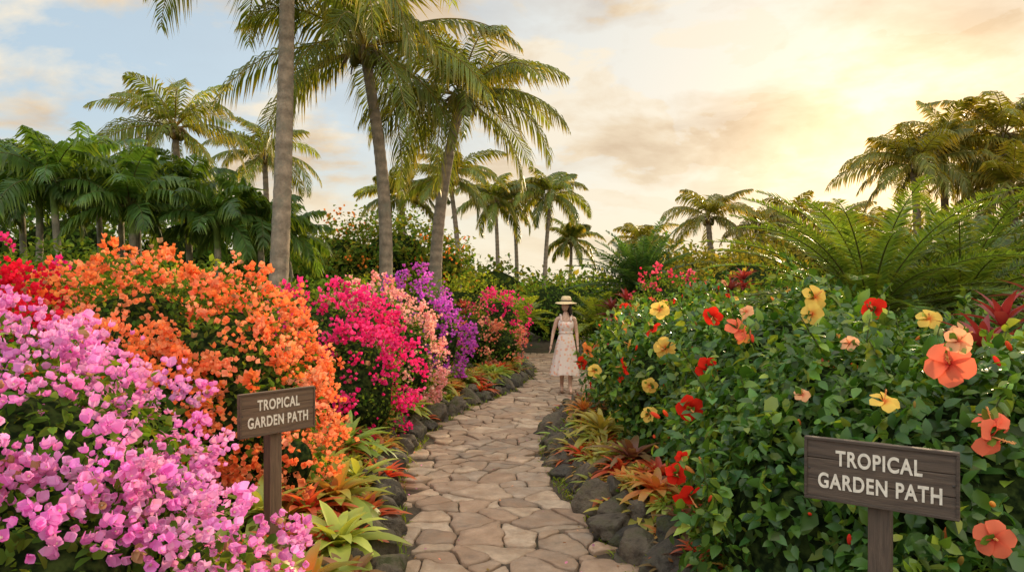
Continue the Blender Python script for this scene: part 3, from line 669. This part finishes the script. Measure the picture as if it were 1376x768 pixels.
hibiscus(HM, 500, .085, 33, [
 (2.14, 5, 1.77, 'yellow', .11), (2.12, 5, 1.66, 'yellow', .09), (2.53, 5, 1.69, 'red', .1), (1.78, 5.5, 1.53, 'coral', .12), (1.46, 5.2, 1.29, 'red', .1), (1.6, 5.5, 1.62, 'red', .09), (2.9, 5, 1.62, 'yellow', .1),
 (1.54, 7, 1.29, 'yellow', .12), (1.49, 7, 1.64, 'yellow', .11), (1.26, 7.5, 1.07, 'red', .1), (1.2, 6, .86, 'yellow', .09), (1.2, 6, 1.08, 'yellow', .085), (1.5, 7.3, 1.44, 'red', .1), (2.3, 5.2, 1.3, 'coral', .08)], .9, .075)
hibiscus(HF, 340, .085, 35, [(1.0, 8.7, 1.15, 'orange', .12), (.95, 8.9, .98, 'red', .1), (1.3, 8.3, .9, 'red', .1), (1.45, 8.9, 1.4, 'orange', .1), (1.15, 9.3, .85, 'yellow', .1)], 1.8, .085, False)

# ------------------------------------------------------------ signs
def simple(name, col, rough=.6):
    m, nt, out = newmat(name); p = N(nt, 'ShaderNodeBsdfPrincipled', Roughness=rough); p.inputs['Base Color'].default_value = (*col, 1)
    tc = N(nt, 'ShaderNodeTexCoord'); nz = N(nt, 'ShaderNodeTexNoise', Scale=30.0, Detail=5.0); nt.links.new(tc.outputs['Object'], nz.inputs['Vector'])
    r = ramp(nt, [(.3, tuple(c*.78 for c in col)), (.7, tuple(min(1, c*1.1) for c in col))]); nt.links.new(nz.outputs['Fac'], r.inputs[0]); nt.links.new(r.outputs[0], p.inputs['Base Color'])
    nt.links.new(p.outputs[0], out.inputs[0]); return m
def wood_mat(name, c1, c2):
    m, nt, out = newmat(name); L = nt.links; tc = N(nt, 'ShaderNodeTexCoord'); mp = N(nt, 'ShaderNodeMapping'); mp.inputs['Scale'].default_value = (2.5, 30, 30)
    L.new(tc.outputs['Object'], mp.inputs['Vector']); nz = N(nt, 'ShaderNodeTexNoise', Scale=2.0, Detail=9.0, Roughness=.7, Distortion=.6); L.new(mp.outputs[0], nz.inputs['Vector'])
    r = ramp(nt, [(.3, c1), (.52, tuple((a+b)/2 for a, b in zip(c1, c2))), (.72, c2)]); L.new(nz.outputs['Fac'], r.inputs[0])
    p = N(nt, 'ShaderNodeBsdfPrincipled', Roughness=.7); L.new(r.outputs[0], p.inputs['Base Color'])
    b = N(nt, 'ShaderNodeBump', Strength=.8, Distance=.005); L.new(nz.outputs['Fac'], b.inputs['Height']); L.new(b.outputs[0], p.inputs['Normal']); L.new(p.outputs[0], out.inputs[0]); return m
M_PAINT = simple('cream_paint', (.70, .64, .54), .7); M_NAIL = simple('iron_bolt', (.04, .035, .03), .5)
def box(name, cx, cy, cz, sx, sy, sz, mat, parent, bev=.004, rot=None):
    bm = bmesh.new(); bmesh.ops.create_cube(bm, size=1); bmesh.ops.scale(bm, vec=(sx, sy, sz), verts=bm.verts)
    bmesh.ops.subdivide_edges(bm, edges=[e for e in bm.edges if e.calc_length() > .3], cuts=6)
    for v in bm.verts:
        w = noise.noise_vector(v.co*6+Vector((cx*9, cz*9, 1))); v.co += w*.0015
    me = bpy.data.meshes.new(name); bm.to_mesh(me); bm.free(); me.materials.append(mat); ob = bpy.data.objects.new(name, me); COL.objects.link(ob)
    ob.location = (cx, cy, cz); ob.parent = parent
    if rot: ob.rotation_euler = rot
    bv = ob.modifiers.new('bevel', 'BEVEL'); bv.width = bev; bv.segments = 2; return ob
def sign(p_left, p_right, ztop, zbot, c1, c2, postx):
    pl = Vector(p_left); pr = Vector(p_right); W = (pr-pl).length; H = ztop-zbot
    e = bpy.data.objects.new('wooden_sign', None); COL.objects.link(e)
    mid = (pl+pr)/2; e.location = (mid.x, mid.y, (ztop+zbot)/2); e.rotation_euler = (0, 0, math.atan2(pr.y-pl.y, pr.x-pl.x))
    mt = wood_mat('sign_wood', c1, c2); md = wood_mat('sign_frame_wood', tuple(c*.6 for c in c1), tuple(c*.75 for c in c2))
    h3 = (H-.004)/3
    for k in range(3): box('plank_%d' % (k+1), 0, 0, (k-1)*(h3+.002), W, .028, h3, mt, e, .0035)
    fr = .012
    box('frame_top', 0, -.017, H/2-fr/2, W, .008, fr, md, e, .002); box('frame_bottom', 0, -.017, -H/2+fr/2, W, .008, fr, md, e, .002)
    box('frame_left', -W/2+fr/2, -.017, 0, fr, .008, H-2*fr-.001, md, e, .002); box('frame_right', W/2-fr/2, -.017, 0, fr, .008, H-2*fr-.001, md, e, .002)
    ph = (ztop+zbot)/2+.1
    mp_ = wood_mat('post_wood', c1, c2); mp_.node_tree.nodes['Mapping'].inputs['Scale'].default_value = (30, 30, 2.5)
    box('post', postx, .055, H*.3-ph/2-.0, .085, .078, ph+H*.3, mp_, e, .006)
    for i, (tx, zc, wd) in enumerate((('TROPICAL', H*.19, .56), ('GARDEN PATH', -H*.19, .80))):
        cu = bpy.data.curves.new('lettering', 'FONT'); cu.body = tx; cu.align_x = 'CENTER'; cu.align_y = 'CENTER'; cu.extrude = .0012; cu.offset = .0026; cu.size = .1; cu.space_character = 1.12
        cu.materials.append(M_PAINT); o = bpy.data.objects.new('lettering_%d' % (i+1), cu); COL.objects.link(o); o.parent = e
        bpy.context.view_layer.update(); w0 = o.dimensions.x; h0 = o.dimensions.y
        o.scale = (wd*W/w0, H*.25/h0, 1); o.rotation_euler = (math.pi/2, 0, 0); o.location = (0, -.0162, zc)
    for sx in (-1, 1):
        bpy.ops.mesh.primitive_uv_sphere_add(segments=12, ring_count=6, radius=.005); o = bpy.context.object; o.name = 'bolt'; o.location = (sx*W*.465, -.0155, 0); o.scale = (1, .4, 1); o.parent = e; o.data.materials.append(M_NAIL)
    return e
sign((1.265, 3.05), (1.724, 2.72), 1.242, .98, (.042, .029, .021), (.135, .093, .064), .0)
sign((-1.654, 4.27), (-1.32, 4.70), 1.243, .973, (.075, .045, .028), (.2, .125, .075), .0)

# ------------------------------------------------------------ woman
wm = bpy.data.objects.new('woman', None); COL.objects.link(wm); wm.location = (.99, 13.0, .045)
M_SKIN = simple('skin', (.56, .35, .25), .5); M_HAIR = simple('hair', (.03, .018, .012), .4); M_STRAW = simple('straw', (.66, .50, .28), .8); M_BAND = simple('hat_band', (.07, .045, .03), .7); M_SOLE = simple('sandal', (.22, .12, .06), .7)
m, nt, out = newmat('floral_dress'); L = nt.links; tc = N(nt, 'ShaderNodeTexCoord')
vo = N(nt, 'ShaderNodeTexVoronoi', Scale=16.0); nz = N(nt, 'ShaderNodeTexNoise', Scale=9.0, Detail=3.0)
L.new(tc.outputs['Object'], vo.inputs['Vector']); L.new(tc.outputs['Object'], nz.inputs['Vector'])
r1 = ramp(nt, [(.28, (1, 1, 1)), (.44, (0, 0, 0))]); L.new(vo.outputs['Distance'], r1.inputs[0])
r2 = ramp(nt, [(.4, (.82, .38, .3)), (.5, (.86, .5, .28)), (.6, (.82, .5, .48))]); L.new(nz.outputs['Fac'], r2.inputs[0])
mx = N(nt, 'ShaderNodeMix', data_type='RGBA'); L.new(r1.outputs[0], mx.inputs[0]); mx.inputs[6].default_value = (.84, .72, .64, 1); L.new(r2.outputs[0], mx.inputs[7])
p = N(nt, 'ShaderNodeBsdfPrincipled', Roughness=.85); L.new(mx.outputs[2], p.inputs['Base Color']); tr = N(nt, 'ShaderNodeBsdfTranslucent'); L.new(mx.outputs[2], tr.inputs[0])
ms = N(nt, 'ShaderNodeMixShader', Fac=.25); L.new(p.outputs[0], ms.inputs[1]); L.new(tr.outputs[0], ms.inputs[2]); L.new(ms.outputs[0], out.inputs[0]); M_DRESS = m
def skin(name, verts, edges, radii, mat, parent, sub=2, root=0):
    me = bpy.data.meshes.new(name); me.from_pydata(verts, edges, []); ob = bpy.data.objects.new(name, me); COL.objects.link(ob); ob.parent = parent
    md = ob.modifiers.new('skin', 'SKIN'); md.use_smooth_shade = True
    if not me.skin_vertices:
        bpy.context.view_layer.objects.active = ob; bpy.ops.mesh.customdata_skin_add()
    for i, r in enumerate(radii):
        s = me.skin_vertices[0].data[i]; s.radius = r if isinstance(r, tuple) else (r, r); s.use_root = (i == root)
    ob.modifiers.new('sub', 'SUBSURF').levels = sub; ob.modifiers['sub'].render_levels = sub; me.materials.append(mat); return ob
bv = [(0, 0, .93), (0, 0, 1.08), (0, -.01, 1.23), (0, 0, 1.34), (0, 0, 1.42), (0, -.012, 1.50)]
be = [(0, 1), (1, 2), (2, 3), (3, 4), (4, 5)]; br_ = [(.13, .1), (.105, .08), (.12, .09), (.1, .07), (.05, .048), (.043, .043)]
arms = {1: [(.155, 0, 1.365), (.2, .03, 1.11), (.215, -.02, .89), (.216, -.035, .84)], -1: [(-.155, 0, 1.365), (-.225, .03, 1.12), (-.265, -.02, .91), (-.275, -.035, .86)]}
legs = {1: [(.08, 0, .86), (.085, -.05, .49), (.075, -.045, .1), (.08, -.15, .035), (.08, -.2, .025)], -1: [(-.08, 0, .86), (-.07, -.01, .48), (-.065, .13, .13), (-.065, .05, .04), (-.065, 0, .028)]}
for sgn in (1, -1):
    i0 = len(bv); bv += arms[sgn]; br_ += [.047, .036, .024, .022]; be += [(3, i0), (i0, i0+1), (i0+1, i0+2), (i0+2, i0+3)]
    i0 = len(bv); bv += legs[sgn]; br_ += [.085, .055, .034, .032, .022]; be += [(0, i0), (i0, i0+1), (i0+1, i0+2), (i0+2, i0+3), (i0+3, i0+4)]
skin('body', bv, be, br_, M_SKIN, wm)
for sgn in (1, -1):
    w = np.array(arms[sgn][-1]); d = nrm(w-np.array(arms[sgn][-2])); fwd = np.array([0, -1, 0.]); lat = nrm(np.cross(d, fwd)); ff = nrm(np.cross(lat, d))
    skin('palm_'+('left' if sgn > 0 else 'right'), [tuple(w-d*.01), tuple(w+d*.035), tuple(w+d*.08)], [(0, 1), (1, 2)], [(.02, .02), (.018, .034), (.014, .036)], M_SKIN, wm, 2)
    for k, (off, ln) in enumerate(((-.028, .062), (-.010, .072), (.010, .068), (.028, .052))):
        b = w+d*.075+ff*-off; q1 = b+d*ln*.5; q2 = q1+nrm(d-lat*.35*sgn)*ln*.3; q3 = q2+nrm(d-lat*.8*sgn)*ln*.25
        skin('finger_%d' % (k+1), [tuple(b-d*.02), tuple(q1), tuple(q2), tuple(q3)], [(0, 1), (1, 2), (2, 3)], [.009, .008, .0075, .006], M_SKIN, wm, 1)
    b = w+d*.02+ff*.025; skin('thumb', [tuple(b-ff*.01), tuple(b+d*.03+ff*.022), tuple(b+d*.06+ff*.03)], [(0, 1), (1, 2)], [.011, .01, .007], M_SKIN, wm, 1)
    f = legs[sgn]
    bm = bmesh.new(); bmesh.ops.create_icosphere(bm, subdivisions=3, radius=1)
    for v in bm.verts: v.co = Vector((v.co.x*(.042+.006*(v.co.y < 0)), v.co.y*.125, v.co.z*.011))
    me = bpy.data.meshes.new('sandal'); bm.to_mesh(me); bm.free(); me.materials.append(M_SOLE); o = bpy.data.objects.new('sandal', me); COL.objects.link(o); o.parent = wm
    o.location = (f[3][0], (f[2][1]+f[4][1])/2-.01, .008 if sgn > 0 else .012)
mb = MB(); nth = 72; prof = [(.33, .265, .235), (.36, .262, .232), (.5, .235, .2), (.65, .21, .17), (.8, .19, .145), (.92, .168, .128), (1.0, .148, .112), (1.08, .122, .097), (1.12, .122, .097), (1.2, .142, .115), (1.26, .146, .118), (1.31, .138, .1), (1.345, .115, .085)]
zz = np.array([q[0] for q in prof]); zs = np.linspace(.33, 1.345, 50); th = np.linspace(0, 2*math.pi, nth, endpoint=False); V=[]
for z_ in zs:
    rx = np.interp(z_, zz, [q[1] for q in prof]); ry = np.interp(z_, zz, [q[2] for q in prof]); k = max(0, (1.08-z_)/.75)
    fo = 1+k*.075*np.sin(th*9+np.sin(z_*4)*.6)+k*.035*np.sin(th*16+2+z_*3)
    yo = .02*k-.01; xo = -.02*k
    neck = np.where((z_ > 1.25), 1, 0)*np.clip(-np.sin(th), 0, 1)**3*(z_-1.25)*.55
    V.append(np.stack([np.cos(th)*rx*fo+xo, np.sin(th)*ry*fo+yo, z_-neck+.012*k*np.sin(th*3)], 1))
V = np.array(V); n0 = len(zs); l=[]
for i in range(n0-1):
    for j in range(nth): l += [i*nth+j, i*nth+(j+1) % nth, (i+1)*nth+(j+1) % nth, (i+1)*nth+j]
mb.add(V.reshape(-1, 3), l, [4]*((n0-1)*nth), 0, (1, 1, 1))
for sx in (-1, 1):
    t = np.linspace(0, math.pi, 12); tube(mb, np.stack([sx*(.085+.012*np.sin(t)), -np.cos(t)*.088, 1.32+.105*np.sin(t)], 1), np.full(12, .02), 8, (1, 1, 1))
mb.finish('dress', [M_DRESS], parent=wm)
tube_b = MB(); t = np.linspace(0, 2*math.pi, 40); tube(tube_b, np.stack([np.cos(t)*.126, np.sin(t)*.101-.008, 1.1+0*t], 1), np.full(40, .011), 8, (1, 1, 1)); tube_b.finish('waist_tie', [M_DRESS], parent=wm)
hd = bpy.data.objects.new('head', None); COL.objects.link(hd); hd.parent = wm; hd.location = (0, -.02, 1.595); hd.rotation_euler = (math.radians(6), 0, math.radians(-48))
bm = bmesh.new(); bmesh.ops.create_uvsphere(bm, u_segments=48, v_segments=32, radius=1)
for v in bm.verts:
    x, y, z_ = v.co; X = x*.073; Y = y*.092; Z = z_*.113
    if z_ < 0: X *= 1-.32*(-z_)**1.6; Y = Y*(1-.12*(-z_)) - .012*(-z_)*(y < 0)
    if y < 0:
        g_ = lambda cx, cz, s1, s2: math.exp(-((X-cx)/s1)**2-((Z-cz)/s2)**2)
        Y -= .02*g_(0, -.018, .011, .02)+.008*g_(0, -.055, .02, .008)+.006*g_(0, -.09, .022, .014)
        Y += .010*g_(.03, .008, .015, .011)+.010*g_(-.03, .008, .015, .011); Y -= .004*g_(.03, .028, .02, .006)+.004*g_(-.03, .028, .02, .006)
    v.co = (X, Y, Z)
me = bpy.data.meshes.new('face'); bm.to_mesh(me); bm.free(); me.materials.append(M_SKIN); [setattr(pp, 'use_smooth', True) for pp in me.polygons]
o = bpy.data.objects.new('face', me); COL.objects.link(o); o.parent = hd
def ell(name, loc, sc, mat, parent, rot=(0, 0, 0)):
    bm = bmesh.new(); bmesh.ops.create_uvsphere(bm, u_segments=20, v_segments=12, radius=1)
    for v in bm.verts: v.co = Vector((v.co.x*sc[0], v.co.y*sc[1], v.co.z*sc[2]))
    me = bpy.data.meshes.new(name); bm.to_mesh(me); bm.free(); me.materials.append(mat); [setattr(pp, 'use_smooth', True) for pp in me.polygons]
    o = bpy.data.objects.new(name, me); COL.objects.link(o); o.parent = parent; o.location = loc; o.rotation_euler = rot; return o
M_EYE = simple('eye_white', (.7, .68, .64), .3); M_IRIS = simple('iris', (.04, .02, .01), .2); M_LIP = simple('lips', (.5, .14, .12), .4)
for sx in (-1, 1):
    ell('eye', (sx*.029, -.074, .008), (.012, .009, .007), M_EYE, hd); ell('iris', (sx*.029, -.0815, .008), (.0055, .003, .006), M_IRIS, hd)
    ell('eyebrow', (sx*.03, -.084, .029), (.016, .003, .0025), M_HAIR, hd); ell('ear', (sx*.073, .005, -.005), (.009, .018, .028), M_SKIN, hd, (0, 0, sx*.3))
ell('upper_lip', (0, -.096, -.051), (.019, .006, .0035), M_LIP, hd); ell('lower_lip', (0, -.094, -.058), (.016, .006, .0045), M_LIP, hd)
mb = MB()
cap = ICO_V.copy(); cap = cap[:, :]*np.array([.081, .1, .118]); cap[:, 1] += .012
cap[:, 2] += .006; fr_ = (ICO_V[:, 1] < -.25) & (ICO_V[:, 2] < .55); cap[fr_] *= np.array([.8, .55, .9])
mb.add(cap, ICO_L, [3]*(len(ICO_L)//3), 0, (.02, .012, .008))
for i in range(110):
    a = rng.uniform(-.2, math.pi+.2); x0 = math.cos(a)*.078; y0 = .012+math.sin(a)*.09; t = np.linspace(0, 1, 9); Lh = rng.uniform(.34, .46)
    sp = 1+.2*t; pt = np.stack([x0*sp+.012*np.sin(t*7+i)*t, y0*(1-.15*t)+.015*t, .04-Lh*t+.05*np.sin(t*2)], 1)
    tube(mb, pt, np.linspace(.012, .004, 9)*(1+.3*np.sin(t*3)), 5, (.02, .012, .008))
ho = mb.finish('hair', [M_HAIR], parent=hd)
mb = MB()
rr = [.001, .04, .068, .082, .09, .094, .098, .105, .13, .16, .19, .2, .2, .19, .16, .13, .1]; hz = [.108, .107, .1, .085, .06, .03, .005, -.002, -.008, -.016, -.028, -.034, -.037, -.032, -.02, -.012, -.006]
nth = 48; th = np.linspace(0, 2*math.pi, nth, endpoint=False); V=[]
for r_, h_ in zip(rr, hz): wv = .012*np.sin(th*2+.5)*max(0, (r_-.1)/.1); V.append(np.stack([np.cos(th)*r_, np.sin(th)*r_*1.05, h_+wv], 1))
l=[]
for i in range(len(rr)-1):
    for j in range(nth): l += [i*nth+j, i*nth+(j+1) % nth, (i+1)*nth+(j+1) % nth, (i+1)*nth+j]
mb.add(np.array(V).reshape(-1, 3), l, [4]*((len(rr)-1)*nth), 0, (1, 1, 1))
t = th; V = [np.stack([np.cos(t)*r_, np.sin(t)*r_*1.05, h_+0*t], 1) for r_, h_ in ((.1005, .005), (.0975, .032))]
mb.add(np.concatenate(V), [q for j in range(nth) for q in (j, (j+1) % nth, nth+(j+1) % nth, nth+j)], [4]*nth, 1, (1, 1, 1))
ht = mb.finish('straw_hat', [M_STRAW, M_BAND], parent=hd); ht.location = (0, .012, .068); ht.rotation_euler = (math.radians(-8), 0, 0)

# ------------------------------------------------------------ sky, sun
az = math.radians(28.8); el_sky = math.radians(8); el = math.radians(15)
Sv = Vector((math.sin(az)*math.cos(el_sky), math.cos(az)*math.cos(el_sky), math.sin(el_sky)))
w = bpy.data.worlds.new('World'); scene.world = w; w.use_nodes = True; nt = w.node_tree; nt.nodes.clear(); L = nt.links
out = nt.nodes.new('ShaderNodeOutputWorld')
sky = N(nt, 'ShaderNodeTexSky', sky_type='NISHITA'); sky.sun_disc = False; sky.sun_elevation = el; sky.sun_rotation = az; sky.air_density = 1.0; sky.dust_density = .6
bg = N(nt, 'ShaderNodeBackground', Strength=.05); L.new(sky.outputs[0], bg.inputs[0])
tc = N(nt, 'ShaderNodeTexCoord'); sep = N(nt, 'ShaderNodeSeparateXYZ'); L.new(tc.outputs['Generated'], sep.inputs[0])
def math_(op, a, b=None, clamp=False):
    n = nt.nodes.new('ShaderNodeMath'); n.operation = op; n.use_clamp = clamp
    for i, q in enumerate((a, b)):
        if q is None: continue
        if isinstance(q, (int, float)): n.inputs[i].default_value = q
        else: L.new(q, n.inputs[i])
    return n.outputs[0]
def mrange(src, a, b, c, d):
    n = N(nt, 'ShaderNodeMapRange'); n.interpolation_type = 'SMOOTHSTEP'
    for i, q in enumerate((a, b, c, d)): n.inputs[i+1].default_value = q
    L.new(src, n.inputs[0]); return n.outputs[0]
zc = math_('MAXIMUM', sep.outputs['Z'], 0.0); dz = math_('ADD', zc, .25)
cx = math_('DIVIDE', sep.outputs['X'], dz); cy = math_('DIVIDE', sep.outputs['Y'], dz)
cmb = nt.nodes.new('ShaderNodeCombineXYZ'); L.new(cx, cmb.inputs[0]); L.new(cy, cmb.inputs[1])
mp = N(nt, 'ShaderNodeMapping'); mp.inputs['Location'].default_value = (5.3, 2.6, 0); mp.inputs['Scale'].default_value = (1.0, 1.15, 1); L.new(cmb.outputs[0], mp.inputs[0])
n1 = N(nt, 'ShaderNodeTexNoise', Scale=2.1, Detail=8.0, Roughness=.56, Distortion=.2); L.new(mp.outputs[0], n1.inputs['Vector'])
mask = ramp(nt, [(.43, (0, 0, 0)), (.55, (1, 1, 1))])
xs = math_('MULTIPLY', sep.outputs['X'], .10); nf = math_('ADD', n1.outputs['Fac'], xs); L.new(nf, mask.inputs[0])
n2 = N(nt, 'ShaderNodeTexNoise', Scale=2.6, Detail=7.0, Roughness=.55, Distortion=.25); mp2 = N(nt, 'ShaderNodeMapping'); mp2.inputs['Location'].default_value = (2, 7, 2); L.new(cmb.outputs[0], mp2.inputs[0]); L.new(mp2.outputs[0], n2.inputs['Vector'])
cr = ramp(nt, [(.36, (.70, .54, .38)), (.47, (.86, .71, .52)), (.58, (.98, .89, .73))]); L.new(n2.outputs['Fac'], cr.inputs[0])
dot = N(nt, 'ShaderNodeVectorMath', operation='DOT_PRODUCT'); L.new(tc.outputs['Generated'], dot.inputs[0]); dot.inputs[1].default_value = Sv
dp = math_('MAXIMUM', dot.outputs['Value'], 0.0)
wide = math_('POWER', dp, 12.0); tight = math_('POWER', dp, 90.0)
amb_boost = math_('MULTIPLY', mrange(sep.outputs['Y'], .45, -.35, 1.0, 2.1), mrange(sep.outputs['Z'], .42, .8, 1.0, 1.8))  # extra unseen sky brightness behind camera and overhead, added to light the foreground
cs = math_('MULTIPLY', math_('ADD', math_('MULTIPLY', wide, .03), .95), amb_boost)
bc = N(nt, 'ShaderNodeBackground'); L.new(cr.outputs[0], bc.inputs[0]); L.new(cs, bc.inputs[1])
fill = N(nt, 'ShaderNodeBackground'); fill.inputs[0].default_value = (.54, .66, .74, 1); L.new(math_('MULTIPLY', amb_boost, .76), fill.inputs[1])
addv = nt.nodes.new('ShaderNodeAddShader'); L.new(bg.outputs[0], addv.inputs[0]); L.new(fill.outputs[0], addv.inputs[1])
# thin veil near the sun hides the brightest aureole of the clear sky
veil = N(nt, 'ShaderNodeMath', operation='MAXIMUM'); L.new(mask.outputs[0], veil.inputs[0]); L.new(math_('POWER', dp, 5.0), veil.inputs[1]); veil.use_clamp = True
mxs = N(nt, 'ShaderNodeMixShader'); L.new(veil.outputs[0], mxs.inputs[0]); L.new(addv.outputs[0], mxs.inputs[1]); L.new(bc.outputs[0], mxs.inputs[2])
hz_ = N(nt, 'ShaderNodeBackground'); hz_.inputs[0].default_value = (1.0, .87, .64, 1); hz_.inputs[1].default_value = .98
mxh = N(nt, 'ShaderNodeMixShader'); L.new(mrange(sep.outputs['Z'], .02, .24, .8, 0.0), mxh.inputs[0]); L.new(mxs.outputs[0], mxh.inputs[1]); L.new(hz_.outputs[0], mxh.inputs[2])
gl = N(nt, 'ShaderNodeBackground'); gl.inputs[0].default_value = (1, .66, .26, 1); L.new(math_('ADD', math_('MULTIPLY', tight, .9), math_('MULTIPLY', wide, .10)), gl.inputs[1])
ad = nt.nodes.new('ShaderNodeAddShader'); L.new(mxh.outputs[0], ad.inputs[0]); L.new(gl.outputs[0], ad.inputs[1]); L.new(ad.outputs[0], out.inputs[0])

sl = bpy.data.lights.new('sun', 'SUN'); sl.energy = 5; sl.angle = math.radians(1.0); sl.color = (1, .75, .45)
so = bpy.data.objects.new('sun', sl); COL.objects.link(so)
SL = Vector((math.sin(az)*math.cos(el), math.cos(az)*math.cos(el), math.sin(el))); so.rotation_euler = SL.to_track_quat('Z', 'Y').to_euler()

cam = bpy.data.cameras.new('camera'); co = bpy.data.objects.new('camera', cam); COL.objects.link(co); co.location = (0, 0, 1.85); co.rotation_euler = (math.pi/2, 0, 0)
cam.lens = 950/1376*36; cam.sensor_width = 36; cam.shift_y = 11/1376; cam.clip_start = .05; cam.clip_end = 2000
scene.camera = co
print('verts', sum(len(o.data.vertices) for o in scene.objects if o.type == 'MESH'))
